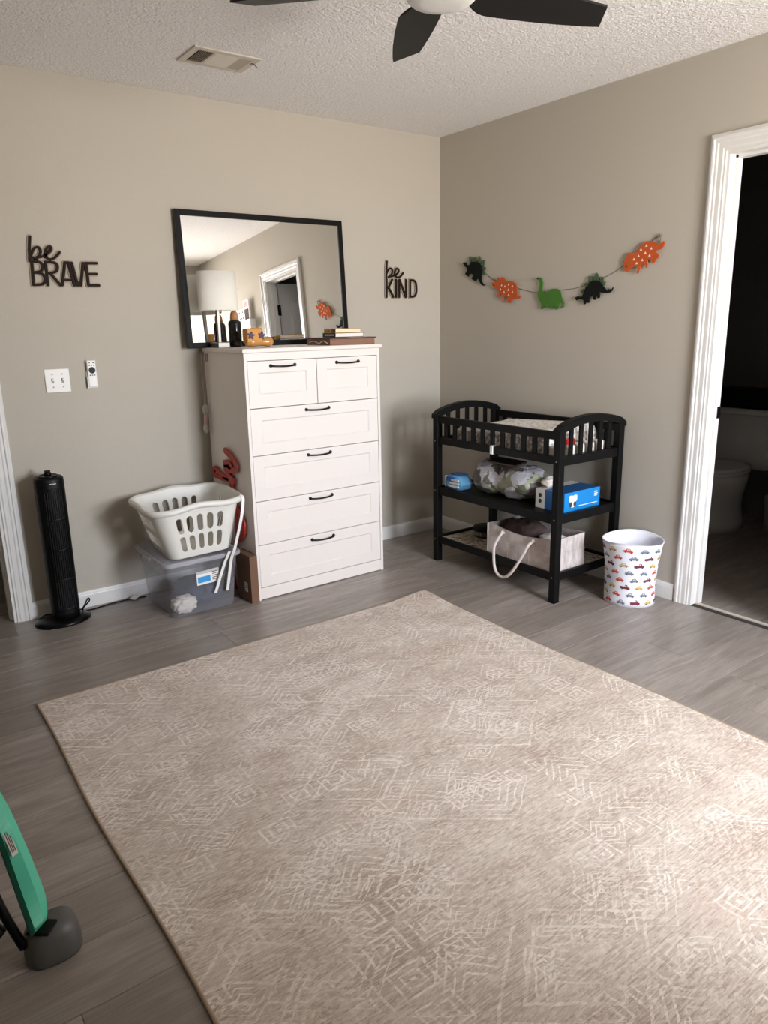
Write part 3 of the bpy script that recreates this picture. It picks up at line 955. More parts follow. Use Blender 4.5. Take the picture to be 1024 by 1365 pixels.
# ------------------------------------------------------------------ clear storage tub, lid, contents
TX, TY = -1.897, -0.272
tubt = thing('storage_tub', 'clear plastic storage tub with blue and white sticker on the floor', 'tub', (TX, TY, 0))
def rrect(cx, cy, hx, hy, r, z, n=6):
    pts = []
    for sx_, sy_, a0 in ((1, 1, 0), (-1, 1, PI / 2), (-1, -1, PI), (1, -1, 1.5 * PI)):
        for q in range(n + 1):
            a = a0 + q * PI / 2 / n
            pts.append((cx + sx_ * (hx - r) + r * math.cos(a), cy + sy_ * (hy - r) + r * math.sin(a), z))
    return pts
def tubring(z, inset=0.0):
    f = z / 0.29
    return rrect(TX, TY, 0.160 + 0.022 * f - inset, 0.186 + 0.020 * f - inset, 0.035, z)
b = B()
b.loft([tubring(0.002, 0.012), tubring(0.012), tubring(0.10), tubring(0.205), tubring(0.206, -0.003), tubring(0.272, -0.003)], cap1=False)
obj('body', b, 'tub', tubt)
b = B()
b.loft([tubring(0.268, -0.003), tubring(0.268, -0.014), tubring(0.272, -0.017), tubring(0.286, -0.017), tubring(0.290, -0.014), tubring(0.290, -0.002), tubring(0.272, 0.0), tubring(0.268, -0.003)], cap0=False, cap1=False, smooth=False)
obj('rim', b, 'tub_rim', tubt)
for s in (-1, 1):
    b = bx(TX + s * 0.190 - (0.0 if s > 0 else 0.022), TX + s * 0.190 + (0.022 if s > 0 else 0.0), TY - 0.05, TY + 0.05, 0.262, 0.286, bev=0.006)
    obj('handle', b, 'tub_rim', tubt)
yf = TY - 0.186 - 0.020 * 0.62
b = B()
xfst = Matrix.Translation((-1.878, TY - 0.2005, 0.1865)) @ Matrix.Rotation(math.atan(0.02 / 0.29), 4, 'X') @ Matrix.Rotation(-0.04, 4, 'Y')
st = obj('sticker', B().box(-0.058, 0.058, -0.0012, -0.0004, -0.035, 0.035, xf=xfst), 'paper', tubt)
obj('sticker_print', B().box(-0.052, 0.012, -0.0018, -0.0012, -0.024, 0.006, xf=xfst), 'blue_ink', st)
b = B()
for k in range(5): b.box(0.022, 0.050 - 0.006 * (k % 2), -0.0018, -0.0012, -0.022 + k * 0.010, -0.0185 + k * 0.010, xf=xfst)
obj('sticker_text', b, 'ink', st)
b = B()
b.loft([rrect(TX, TY, 0.184, 0.206, 0.035, 0.2905), rrect(TX, TY, 0.184, 0.206, 0.035, 0.294), rrect(TX, TY, 0.165, 0.188, 0.03, 0.294), rrect(TX, TY, 0.160, 0.183, 0.03, 0.2915)], smooth=False)
o = obj('tub_lid', b, 'tub', loc=(TX, TY, 0.29))
tag(o, 'clear lid closing the storage tub beneath the white laundry basket', 'lid')

def blob(cx, cy, cz, rx, ry, rz, seed, amp=0.18, freq=3.0, nu=40, nv=24, flat=True):
    # crumpled cloth bundle
    rings = []
    for j in range(nv + 1):
        th = PI * (0.02 + 0.96 * j / nv)
        ring = []
        for i in range(nu):
            ph = 2 * PI * i / nu
            d = Vector((math.sin(th) * math.cos(ph), math.sin(th) * math.sin(ph), -math.cos(th)))
            k = 1 + amp * (mnoise.noise(d * freq + Vector((seed, 0, 0))) + 0.5 * abs(mnoise.noise(d * freq * 2.3 + Vector((0, seed, 0)))))
            # boxier than a ball
            e = 0.8
            p = Vector((math.copysign(abs(d.x) ** e, d.x) * rx, math.copysign(abs(d.y) ** e, d.y) * ry, math.copysign(abs(d.z) ** e, d.z) * rz)) * k
            z = cz + p.z
            if flat: z = max(z, cz - rz)
            ring.append((cx + p.x, cy + p.y, z))
        rings.append(ring)
    b = B()
    b.loft(rings)
    return b
o = obj('folded_cloth', blob(-1.857, -0.27, 0.064, 0.105, 0.135, 0.055, 4.0, 0.10, 2.5), 'navy_cloth', loc=(-1.857, -0.27, 0.009))
tag(o, 'slate blue folded cloth filling the bottom of clear tub', 'cloth')
o = obj('crumpled_cloth', blob(-1.985, -0.408, 0.050, 0.056, 0.038, 0.039, 9.0, 0.30, 2.9), 'white_cloth', loc=(-1.996, -0.405, 0.011))
tag(o, 'crumpled white cloth in the front left corner of clear tub', 'cloth')

# ------------------------------------------------------------------ laundry basket
BKX, BKY, BKZ = -1.886, -0.312, 0.2955
bask = thing('laundry_basket', 'white plastic laundry basket with slotted sides on the clear tub', 'basket', (BKX, BKY, BKZ))
BH = 0.248
TILT = Matrix.Translation((BKX, BKY, BKZ + 0.010)) @ Matrix.Rotation(-0.045, 4, 'Y') @ Matrix.Rotation(-0.07, 4, 'Z')
def rr_param(hx, hy, r):
    segs = []
    L = [('l', (hx, -(hy - r)), (hx, hy - r)), ('a', (hx - r, hy - r), 0), ('l', (hx - r, hy), (-(hx - r), hy)), ('a', (-(hx - r), hy - r), PI / 2),
         ('l', (-hx, hy - r), (-hx, -(hy - r))), ('a', (-(hx - r), -(hy - r)), PI), ('l', (-(hx - r), -hy), (hx - r, -hy)), ('a', (hx - r, -(hy - r)), 1.5 * PI)]
    return L
def basket_pt(u, h, off=0.0):
    # u in 0..8: even units are straight sides, odd ones corners; h 0..1
    e = h ** 0.9
    hx, hy, r = 0.150 + 0.068 * e + off, 0.168 + 0.036 * e + off, 0.050 + 0.03 * e + off
    L = rr_param(hx, hy, r)
    k = int(u) % 8
    f = u - int(u)
    s = L[k]
    if s[0] == 'l':
        x = s[1][0] + (s[2][0] - s[1][0]) * f
        y = s[1][1] + (s[2][1] - s[1][1]) * f
    else:
        a = s[2] + f * PI / 2
        x, y = s[1][0] + r * math.cos(a), s[1][1] + r * math.sin(a)
    z = BH * h
    return x, y, z
def wave(u):
    # the rim rises in the middle of each straight side, as a grip
    k = int(u) % 8
    f = u - int(u)
    return 0.013 * (math.sin(PI * f) ** 2) if k in (2, 6) else 0.004 * math.sin(PI * f) if k in (0, 4) else 0.0
def in_slot(u, h):
    k = int(u) % 8
    f = u - int(u)
    if k not in (0, 2, 4, 6): return False
    ncol = 5 if k in (2, 6) else 7
    span = 0.335 if k in (2, 6) else 0.30
    s = (f - 0.5)
    wide = 0.295 if k in (2, 6) else 0.27
    x = s * wide
    pitch = 0.285 / ncol if k in (2, 6) else 0.25 / ncol
    hwid = 0.0155 if k in (2, 6) else 0.0115
    for row in (0.285, 0.655):
        for c in range(ncol):
            cx = (c - (ncol - 1) / 2) * pitch
            dz = (h - row) * BH
            dx = x - cx
            ll = 0.022
            d = math.hypot(dx, max(0, abs(dz) - ll))
            if d < hwid: return True
    return False
NH, NS, NC = 72, 80, 16
us = []
for k in range(8):
    m = NS if k % 2 == 0 else NC
    us += [k + i / m for i in range(m)]
t = bmesh.new()
grid = [[t.verts.new(Vector(basket_pt(u, j / NH)) + Vector((0, 0, wave(u) * (j / NH) ** 3))) for u in us] for j in range(NH + 1)]
nu_ = len(us)
for j in range(NH):
    for i in range(nu_):
        u2 = us[i] + (us[(i + 1) % nu_] - us[i]) / 2 if i < nu_ - 1 else us[i] + 0.01
        if in_slot(u2, (j + 0.5) / NH): continue
        f = t.faces.new((grid[j][i], grid[j][(i + 1) % nu_], grid[j + 1][(i + 1) % nu_], grid[j + 1][i]))
        f.smooth = True
bmesh.ops.delete(t, geom=[v for v in t.verts if not v.link_faces], context='VERTS')
for _ in range(2):
    bd = [v for v in t.verts if v.is_boundary and 0.01 < v.co.z < BH * 0.95]
    bmesh.ops.smooth_vert(t, verts=bd, factor=0.5, use_axis_x=True, use_axis_y=True, use_axis_z=True)
b = B()
b._merge(t, TILT)
o = obj('wall', b, 'basket_plastic', bask)
md = o.modifiers.new('thickness', 'SOLIDIFY')
md.thickness = 0.003
md.offset = 0
b = B()
rings = []
for (off, dz) in ((0.0, 0.0), (0.006, 0.006), (0.014, 0.008), (0.022, 0.002), (0.024, -0.008), (0.021, -0.020), (0.018, -0.020), (0.020, -0.008), (0.013, 0.003), (0.004, -0.002)):
    rings.append([Vector(basket_pt(u, 1.0, off)) + Vector((0, 0, wave(u) + dz)) for u in us[::4]])
rings.append(rings[0])
b.loft([[TILT @ p for p in r] for r in rings], cap0=False, cap1=False)
obj('rim', b, 'basket_plastic', bask)
b = B()
b.loft([[TILT @ (Vector(basket_pt(u, 0.0)) + Vector((0, 0, dz))) for u in us[::4]] for dz in (0.0, 0.004)], smooth=False)
obj('bottom', b, 'basket_plastic', bask)
# white strap hanging from the basket's right front corner over the tub
P0 = TILT @ (Vector(basket_pt(7.55, 1.0, 0.024)) + Vector((0, 0, -0.004)))
b = B()
def strap_path(pts, w):
    P = sm(pts, 5)
    rows = []
    for p in P:
        rows.append([p + Vector((-w / 2, 0, 0)), p + Vector((w / 2, 0, 0)), p + Vector((w / 2, -0.0015, 0)), p + Vector((-w / 2, -0.0015, 0))])
    b.loft(rows, smooth=False)
strap_path([P0 + Vector((-0.004, 0.0, 0.014)), P0 + Vector((0.002, -0.010, -0.006)), (-1.716, -0.545, 0.466), (-1.752, -0.528, 0.320), (-1.762, -0.508, 0.272), (-1.768, -0.498, 0.230), (-1.790, -0.490, 0.100)], 0.015)
strap_path([(-1.772, -0.506, 0.300), (-1.786, -0.503, 0.270), (-1.800, -0.498, 0.240), (-1.853, -0.490, 0.100)], 0.015)
o = obj('strap', b, 'white_plastic', loc=tuple(P0))
tag(o, 'two white strap ends hanging from the basket corner over the tub', 'strap')

# ------------------------------------------------------------------ tower fan
FX, FY = -2.468, -0.135
fan = thing('tower_fan', 'slim black tower fan standing beside the left doorway', 'fan', (FX, FY, 0))
b = B(); b.lathe([(0.118, 0.0), (0.124, 0.004), (0.124, 0.012), (0.112, 0.020), (0.070, 0.030), (0.050, 0.036)], (FX - 0.012, FY + 0.012, 0), 40, sy=0.80)
obj('base', b, 'black_gloss', fan)
def colring(z, k=1.0, n=36):
    a, c = 0.0655 * k, 0.062 * k
    return [(FX + math.copysign(abs(math.cos(q)) ** 0.8, math.cos(q)) * a, FY + math.copysign(abs(math.sin(q)) ** 0.8, math.sin(q)) * c, z) for q in [2 * PI * i / n for i in range(n)]]
b = B(); b.loft([colring(0.022, 0.94), colring(0.06, 0.95), colring(0.40, 0.97), colring(0.69, 0.98), colring(0.703, 0.96), colring(0.709, 0.86)])
obj('column', b, 'black_plastic', fan)
for i in range(9):
    x = FX - 0.036 + i * 0.009
    b = B()
    yy = FY - 0.062 * (1 - min(1, abs(x - FX) / 0.0655) ** 2.5) ** 0.4 - 0.002
    b.box(x - 0.0016, x + 0.0016, yy, yy + 0.010, 0.08, 0.66)
    obj('grille_slat', b, 'black_gloss', fan)
for z in (0.08, 0.225, 0.37, 0.515, 0.655):
    b = B()
    b.loft([[(FX + (q - 4) * 0.011, FY - 0.062 * (1 - min(1, abs((q - 4) * 0.011) / 0.0655) ** 2.5) ** 0.4 - 0.003 + s, zz) for q in range(9) ] for s, zz in ((0.006, z - 0.004), (0, z - 0.003), (0, z + 0.003), (0.006, z + 0.004))], closed_ring=False, cap0=False, cap1=False)
    obj('grille_rib', b, 'black_gloss', fan)
b = B(); b.lathe([(0.046, 0.709), (0.046, 0.713), (0.040, 0.716), (0.036, 0.712)], (FX, FY, 0), 28)
obj('control_panel', b, 'black_gloss', fan)
b = B(); b.lathe([(0.016, 0.712), (0.016, 0.726), (0.010, 0.732), (0.001, 0.733)], (FX, FY, 0), 20)
b.box(FX - 0.013, FX + 0.013, FY - 0.003, FY + 0.003, 0.728, 0.738, bev=0.001)
obj('dial', b, 'black_plastic', fan)
obj('badge', bx(FX - 0.010, FX + 0.018, FY - 0.0640, FY - 0.058, 0.681, 0.685), 'chrome', fan)
b = B()
b.tube(sm([(FX + 0.055, FY + 0.03, 0.03), (FX + 0.075, FY - 0.01, 0.05), (FX + 0.105, FY + 0.0, 0.088), (FX + 0.118, FY + 0.03, 0.065), (FX + 0.085, FY + 0.04, 0.025), (FX + 0.13, FY + 0.065, 0.005), (FX + 0.22, FY + 0.085, 0.004), (-2.16, -0.045, 0.004), (-2.10, -0.050, 0.004), (-2.06, -0.06, 0.004)], 8), 0.0035, 8)
b.tube(sm([(FX - 0.03, FY + 0.05, 0.03), (FX - 0.085, FY + 0.06, 0.03), (FX - 0.135, FY + 0.03, 0.005), (FX - 0.128, FY - 0.03, 0.004), (FX - 0.09, FY - 0.075, 0.005)], 8), 0.0032, 8)
pc = obj('power_cord', b, 'black_plastic', fan)
obj('cord_tag', B().box(-0.016, 0.016, -0.022, 0.022, -0.0008, 0.0008, xf=Matrix.Translation((-2.115, -0.052, 0.010)) @ Euler((0.12, 0.1, -0.9)).to_matrix().to_4x4()), 'paper', pc)

# ------------------------------------------------------------------ things on the back wall
sw = thing('light_switch', 'white double toggle light switch plate on the back wall', 'light switch', (-2.344, 0, 1.128))
b = B(); b.box(-2.399, -2.289, -0.006, -0.0005, 1.074, 1.183, bev=0.003)
pl = obj('plate', b, 'white_plastic', sw)
for x in (-2.366, -2.322):
    b = bx(x - 0.0055, x + 0.0055, -0.0068, -0.004, 1.117, 1.140, bev=0.0008)
    obj('toggle_slot', b, 'switch_hole', sw)
    b = bx(x - 0.0035, x + 0.0035, -0.017, -0.006, 1.128, 1.138, bev=0.0015)
    obj('toggle', b, 'white_plastic', sw)
    for z in (1.099, 1.158):
        b = B(); b.cyl((x, -0.0045, z), (x, -0.0072, z), 0.0035, 10)
        obj('screw', b, 'switch_hole', sw)
rm = thing('remote_control', 'white fan remote with round black pad in a wall cradle', 'remote', (-2.189, 0, 1.152))
b = B(); b.box(-2.214, -2.165, -0.009, -0.0005, 1.085, 1.165, bev=0.002); b.box(-2.214, -2.209, -0.02, -0.0005, 1.085, 1.14, bev=0.002)
obj('cradle', b, 'white_plastic', rm)
b = B(); b.box(-2.210, -2.168, -0.022, -0.009, 1.089, 1.217, bev=0.005, seg=3)
obj('body', b, 'white_plastic', rm)
b = B(); b.lathe([(0.0155, 0), (0.0155, 0.0012)], (0, 0, 0), 24)
bmesh.ops.transform(b.bm, matrix=Matrix.Translation((-2.189, -0.0218, 1.169)) @ Matrix.Rotation(PI / 2, 4, 'X'), verts=b.bm.verts)
obj('round_pad', b, 'black_plastic', rm)
for z, xs in ((1.204, (-2.198, -2.180)), (1.192, (-2.199, -2.189, -2.179)), (1.146, (-2.199, -2.189, -2.179))):
    for x in xs:
        b = bx(x - 0.003, x + 0.003, -0.0232, -0.0218, z - 0.0022, z + 0.0022, bev=0.0006)
        obj('button', b, 'black_plastic', rm)

def letter(parent, strokes, w, dz=0.0):
    b = B()
    for mi, d0, d1, ww in ((1, 0.0, 0.004, w * 0.62 + 0.0125), (0, 0.004, 0.011, w * 0.72)):
        b.mi = mi
        for q_, st_ in enumerate(strokes):
            b.ribbon(st_, ww, XZ(-0.001), d0 + 0.0003 * q_, d1 + 0.0004 * q_)
    o = obj('letter', b, ['sign_dark', 'sign_core'], parent)
    for p in o.data.polygons:
        if abs(p.normal.y) < 0.5: p.material_index = 0     # burnt cut edges
    return o
sg = thing('wall_sign', 'dark wooden cut-out sign reading be BRAVE left of the mirror', 'sign', (-2.25, 0, 1.65), 'wooden word signs on the back wall')
w = 0.0165
letter(sg, [[(-2.385, 1.76), (-2.393, 1.711), (-2.398, 1.657)], sm2([(-2.394, 1.674), (-2.375, 1.709), (-2.357, 1.717), (-2.348, 1.703), (-2.355, 1.683), (-2.372, 1.671), (-2.382, 1.673)])], w * .9)
letter(sg, [sm2([(-2.372, 1.671), (-2.337, 1.681), (-2.31, 1.699), (-2.301, 1.714), (-2.307, 1.722), (-2.321, 1.714), (-2.329, 1.694), (-2.328, 1.676), (-2.314, 1.667), (-2.296, 1.672), (-2.279, 1.686), (-2.268, 1.699)])], w * .9)
letter(sg, [[(-2.390, 1.657), (-2.395, 1.556)], sm2([(-2.388, 1.656), (-2.362, 1.655), (-2.349, 1.645), (-2.349, 1.626), (-2.362, 1.613), (-2.391, 1.609)]), sm2([(-2.391, 1.609), (-2.358, 1.606), (-2.344, 1.591), (-2.345, 1.573), (-2.359, 1.559), (-2.395, 1.556)])], w)
letter(sg, [[(-2.333, 1.656), (-2.335, 1.556)], sm2([(-2.333, 1.655), (-2.300, 1.654), (-2.286, 1.644), (-2.287, 1.625), (-2.300, 1.612), (-2.333, 1.607)]), [(-2.318, 1.606), (-2.281, 1.556)]], w)
letter(sg, [[(-2.273, 1.556), (-2.250, 1.655)], [(-2.250, 1.655), (-2.236, 1.655), (-2.220, 1.556)], [(-2.265, 1.579), (-2.224, 1.579)]], w)
letter(sg, [[(-2.221, 1.655), (-2.205, 1.557), (-2.191, 1.557), (-2.170, 1.655)]], w)
letter(sg, [[(-2.157, 1.656), (-2.157, 1.557)], [(-2.157, 1.655), (-2.110, 1.656)], [(-2.157, 1.607), (-2.116, 1.608)], [(-2.157, 1.557), (-2.110, 1.557)]], w)
sg = thing('wall_sign', 'dark wooden cut-out sign reading be KIND right of the mirror', 'sign', (-0.31, 0, 1.6), 'wooden word signs on the back wall')
w = 0.0175
letter(sg, [[(-0.422, 1.715), (-0.427, 1.668), (-0.429, 1.612)], sm2([(-0.428, 1.643), (-0.411, 1.671), (-0.391, 1.675), (-0.383, 1.663), (-0.389, 1.644), (-0.412, 1.626)])], w * .85)
letter(sg, [sm2([(-0.412, 1.627), (-0.373, 1.635), (-0.342, 1.651), (-0.335, 1.668), (-0.347, 1.677), (-0.361, 1.668), (-0.366, 1.647), (-0.357, 1.631), (-0.34, 1.625), (-0.32, 1.634), (-0.302, 1.652)])], w * .85)
letter(sg, [[(-0.427, 1.612), (-0.429, 1.512)], [(-0.386, 1.612), (-0.416, 1.563)], [(-0.413, 1.566), (-0.379, 1.512)]], w)
letter(sg, [[(-0.357, 1.612), (-0.358, 1.512)]], w)
letter(sg, [[(-0.333, 1.512), (-0.331, 1.612)], [(-0.329, 1.612), (-0.284, 1.512)], [(-0.281, 1.512), (-0.280, 1.612)]], w)
letter(sg, [[(-0.247, 1.612), (-0.249, 1.513)], sm2([(-0.247, 1.611), (-0.222, 1.610), (-0.205, 1.597), (-0.200, 1.571), (-0.201, 1.540), (-0.215, 1.518), (-0.249, 1.513)])], w)

# ------------------------------------------------------------------ dinosaur garland on the right wall
G = 'felt dinosaurs on the garland'
b = B()
b.tube([(-0.0016, y, z) for y, z in [(q.x, q.y) for q in sm([(-1.57, 1.723, 0), (-1.523, 1.708, 0), (-1.381, 1.615, 0), (-1.279, 1.565, 0), (-1.104, 1.52, 0), (-1.005, 1.513, 0), (-0.827, 1.506, 0), (-0.692, 1.532, 0), (-0.501, 1.582, 0), (-0.381, 1.652, 0), (-0.309, 1.69, 0)], 4)]], 0.0013, 6)
gs = thing('garland_string', 'thin brown twine stringing the dinosaur cut-outs across the right wall', 'string', (0, -0.95, 1.6))
obj('twine', b, 'twine', gs)
b = B()
b.tube(sm([(-0.0022, -1.523, 1.708), (-0.004, -1.545, 1.722), (-0.009, -1.566, 1.727), (-0.009, -1.572, 1.715), (-0.0022, -1.566, 1.700)], 4), 0.0022, 6)
obj('ribbon_loop', b, 'twine', gs)
b = B(); b.cyl((0.001, -1.568, 1.730), (-0.012, -1.568, 1.730), 0.0045, 12)
obj('push_pin', b, 'chrome', gs)
WY = YZ(0.0)
def dino(name, label, body, mat, plates=(), spots=(), eye=None, eyem='ink'):
    cy = sum(p[0] for p in body) / len(body); cz = sum(p[1] for p in body) / len(body)
    t_ = thing(name, label, 'dinosaur cut-out', (0, cy, cz), G)
    for p in plates:
        b = B(); b.prism(p, WY, 0.003, 0.0085)
        obj('back_plate', b, 'plate_green', t_)
    b = B(); b.prism(body, WY, 0.0085, 0.013)
    obj('body', b, mat, t_)
    for y, z in spots:
        b = B(); r = 0.0066
        b.prism([(y, z + r), (y - r, z - r * .7), (y + r * .9, z - r * .8)], WY, 0.013, 0.0137)
        obj('spot', b, 'spot', t_)
    if eye:
        b = B(); b.prism([(eye[0] + 0.004 * math.cos(q), eye[1] + 0.004 * math.sin(q)) for q in [i * PI / 4 for i in range(8)]], WY, 0.013, 0.0137)
        obj('eye', b, eyem, t_)
dino('stegosaurus', 'black stegosaurus cut-out with green plates nearest the room corner', [(-0.226, 1.7), (-0.232, 1.707), (-0.252, 1.705), (-0.264, 1.688), (-0.287, 1.688), (-0.302, 1.704), (-0.344, 1.701), (-0.373, 1.69), (-0.387, 1.667), (-0.393, 1.64), (-0.391, 1.622), (-0.387, 1.593), (-0.4, 1.577), (-0.412, 1.567), (-0.425, 1.568), (-0.414, 1.561), (-0.398, 1.564), (-0.378, 1.578), (-0.363, 1.601), (-0.352, 1.604), (-0.338, 1.59), (-0.303, 1.607), (-0.32, 1.63), (-0.294, 1.639), (-0.274, 1.621), (-0.244, 1.638), (-0.262, 1.656), (-0.259, 1.672), (-0.235, 1.688)], 'steg',
     [[(-0.279, 1.687), (-0.275, 1.734), (-0.284, 1.737), (-0.296, 1.695)], [(-0.302, 1.699), (-0.301, 1.728), (-0.333, 1.726), (-0.344, 1.699)], [(-0.347, 1.699), (-0.361, 1.733), (-0.375, 1.715), (-0.376, 1.688)], [(-0.379, 1.675), (-0.378, 1.704), (-0.409, 1.706), (-0.404, 1.68), (-0.387, 1.667)], [(-0.39, 1.652), (-0.398, 1.671), (-0.417, 1.663), (-0.404, 1.643)], [(-0.391, 1.624), (-0.39, 1.644), (-0.413, 1.635), (-0.402, 1.621)]])
dino('triceratops', 'orange spotted triceratops cut-out between black stegosaurus and green long-neck', [(-0.48, 1.578), (-0.51, 1.579), (-0.523, 1.589), (-0.514, 1.604), (-0.528, 1.596), (-0.536, 1.592), (-0.549, 1.595), (-0.559, 1.604), (-0.575, 1.597), (-0.592, 1.578), (-0.602, 1.576), (-0.643, 1.574), (-0.667, 1.561), (-0.68, 1.541), (-0.681, 1.513), (-0.684, 1.491), (-0.709, 1.492), (-0.702, 1.482), (-0.675, 1.477), (-0.649, 1.486), (-0.644, 1.475), (-0.632, 1.457), (-0.621, 1.459), (-0.624, 1.472), (-0.614, 1.46), (-0.6, 1.46), (-0.61, 1.483), (-0.605, 1.494), (-0.573, 1.494), (-0.571, 1.474), (-0.561, 1.472), (-0.563, 1.492), (-0.546, 1.515), (-0.531, 1.495), (-0.515, 1.494), (-0.528, 1.512), (-0.54, 1.53), (-0.519, 1.536), (-0.492, 1.547), (-0.483, 1.56)], 'tri_orange',
     spots=[(-0.557, 1.558), (-0.583, 1.55), (-0.612, 1.559), (-0.642, 1.549), (-0.549, 1.535), (-0.577, 1.52), (-0.611, 1.53), (-0.643, 1.518), (-0.615, 1.503)], eye=(-0.492, 1.562))
dino('brontosaurus', 'green long-necked dinosaur cut-out at the middle of the garland', [(-0.819, 1.58), (-0.833, 1.587), (-0.857, 1.581), (-0.868, 1.553), (-0.865, 1.512), (-0.889, 1.501), (-0.912, 1.51), (-0.934, 1.521), (-0.971, 1.519), (-0.994, 1.503), (-1.004, 1.473), (-1.022, 1.445), (-1.02, 1.425), (-0.998, 1.418), (-0.994, 1.422), (-1.008, 1.435), (-0.999, 1.453), (-0.988, 1.447), (-0.979, 1.44), (-0.985, 1.416), (-0.962, 1.413), (-0.948, 1.434), (-0.939, 1.417), (-0.925, 1.418), (-0.92, 1.435), (-0.906, 1.422), (-0.892, 1.425), (-0.882, 1.436), (-0.878, 1.419), (-0.86, 1.418), (-0.863, 1.44), (-0.858, 1.451), (-0.838, 1.472), (-0.832, 1.5), (-0.845, 1.534), (-0.846, 1.567), (-0.832, 1.57)], 'bronto_green', eye=(-0.832, 1.579))
dino('stegosaurus', 'black stegosaurus cut-out with green plates right of the green long-neck', [(-1.094, 1.462), (-1.095, 1.471), (-1.109, 1.476), (-1.125, 1.473), (-1.135, 1.473), (-1.149, 1.497), (-1.157, 1.52), (-1.172, 1.522), (-1.183, 1.54), (-1.199, 1.548), (-1.224, 1.549), (-1.248, 1.539), (-1.267, 1.517), (-1.288, 1.498), (-1.297, 1.495), (-1.3, 1.505), (-1.306, 1.496), (-1.31, 1.504), (-1.315, 1.497), (-1.325, 1.511), (-1.328, 1.508), (-1.322, 1.494), (-1.312, 1.487), (-1.289, 1.483), (-1.268, 1.487), (-1.245, 1.49), (-1.249, 1.468), (-1.247, 1.462), (-1.235, 1.461), (-1.228, 1.478), (-1.225, 1.455), (-1.218, 1.453), (-1.209, 1.455), (-1.206, 1.481), (-1.19, 1.47), (-1.182, 1.461), (-1.186, 1.442), (-1.174, 1.44), (-1.167, 1.452), (-1.162, 1.436), (-1.15, 1.432), (-1.147, 1.455), (-1.133, 1.46), (-1.118, 1.461), (-1.103, 1.455)], 'steg',
     [[(-1.131, 1.489), (-1.124, 1.503), (-1.139, 1.511), (-1.153, 1.504), (-1.145, 1.488)], [(-1.157, 1.52), (-1.14, 1.532), (-1.15, 1.54), (-1.162, 1.539), (-1.172, 1.522)], [(-1.17, 1.527), (-1.169, 1.571), (-1.191, 1.569), (-1.197, 1.546), (-1.183, 1.538)], [(-1.203, 1.546), (-1.199, 1.564), (-1.22, 1.585), (-1.235, 1.562), (-1.231, 1.544)], [(-1.242, 1.539), (-1.246, 1.563), (-1.261, 1.563), (-1.263, 1.547), (-1.254, 1.534)], [(-1.257, 1.525), (-1.255, 1.541), (-1.275, 1.54), (-1.271, 1.519)]])
dino('triceratops', 'orange spotted triceratops cut-out nearest the bathroom doorway, tail raised', [(-1.383, 1.6), (-1.384, 1.614), (-1.375, 1.634), (-1.389, 1.626), (-1.394, 1.632), (-1.392, 1.642), (-1.402, 1.662), (-1.412, 1.666), (-1.432, 1.662), (-1.449, 1.664), (-1.462, 1.683), (-1.48, 1.699), (-1.499, 1.708), (-1.526, 1.707), (-1.543, 1.7), (-1.56, 1.692), (-1.579, 1.69), (-1.588, 1.7), (-1.594, 1.701), (-1.597, 1.689), (-1.591, 1.676), (-1.578, 1.666), (-1.562, 1.665), (-1.549, 1.659), (-1.567, 1.647), (-1.573, 1.637), (-1.566, 1.626), (-1.558, 1.627), (-1.559, 1.62), (-1.548, 1.607), (-1.534, 1.615), (-1.53, 1.627), (-1.511, 1.626), (-1.516, 1.603), (-1.511, 1.587), (-1.503, 1.592), (-1.505, 1.601), (-1.479, 1.608), (-1.475, 1.592), (-1.47, 1.573), (-1.46, 1.566), (-1.456, 1.569), (-1.461, 1.583), (-1.457, 1.602), (-1.437, 1.599), (-1.42, 1.591), (-1.408, 1.578), (-1.389, 1.582)], 'tri_orange',
     spots=[(-1.502, 1.689), (-1.473, 1.674), (-1.529, 1.674), (-1.498, 1.657), (-1.462, 1.646), (-1.522, 1.644), (-1.437, 1.633), (-1.484, 1.626), (-1.454, 1.614)], eye=(-1.4, 1.603))

# small box shelf and cards past the bathroom doorway (seen in the mirror)
o = obj('wall_box', bx(-0.062, -0.0005, -2.86, -2.68, 1.66, 1.75, bev=0.003), 'white_plastic', loc=(0, -2.77, 1.66))
tag(o, 'small white box shelf on right wall past the bathroom doorway, seen in mirror', 'shelf')
cdt = thing('lettered_card', 'white card with dark lettering on the right wall, seen in mirror', 'card', (0, -3.0, 1.72))
obj('card', bx(-0.004, -0.001, -3.10, -2.89, 1.68, 1.87), 'paper', cdt)
b = B()
for k in range(6):
    if k == 4: continue
    for q in range(5): b.box(-0.0046, -0.004, -3.08 + q * 0.036, -3.08 + q * 0.036 + 0.022, 1.70 + k * 0.027, 1.713 + k * 0.027)
obj('lettering', b, 'ink', cdt)
cdt = thing('photo_card', 'small card with pink print standing on white wall box, seen in mirror', 'card', (-0.03, -2.77, 1.75))
obj('card', bx(-0.034, -0.031, -2.84, -2.73, 1.75, 1.93), 'paper', cdt)
obj('print', bx(-0.0346, -0.034, -2.82, -2.75, 1.87, 1.91), 'red_packet', cdt)
obj('picture', bx(-0.0346, -0.034, -2.825, -2.74, 1.755, 1.85), 'brown_cloth', cdt)

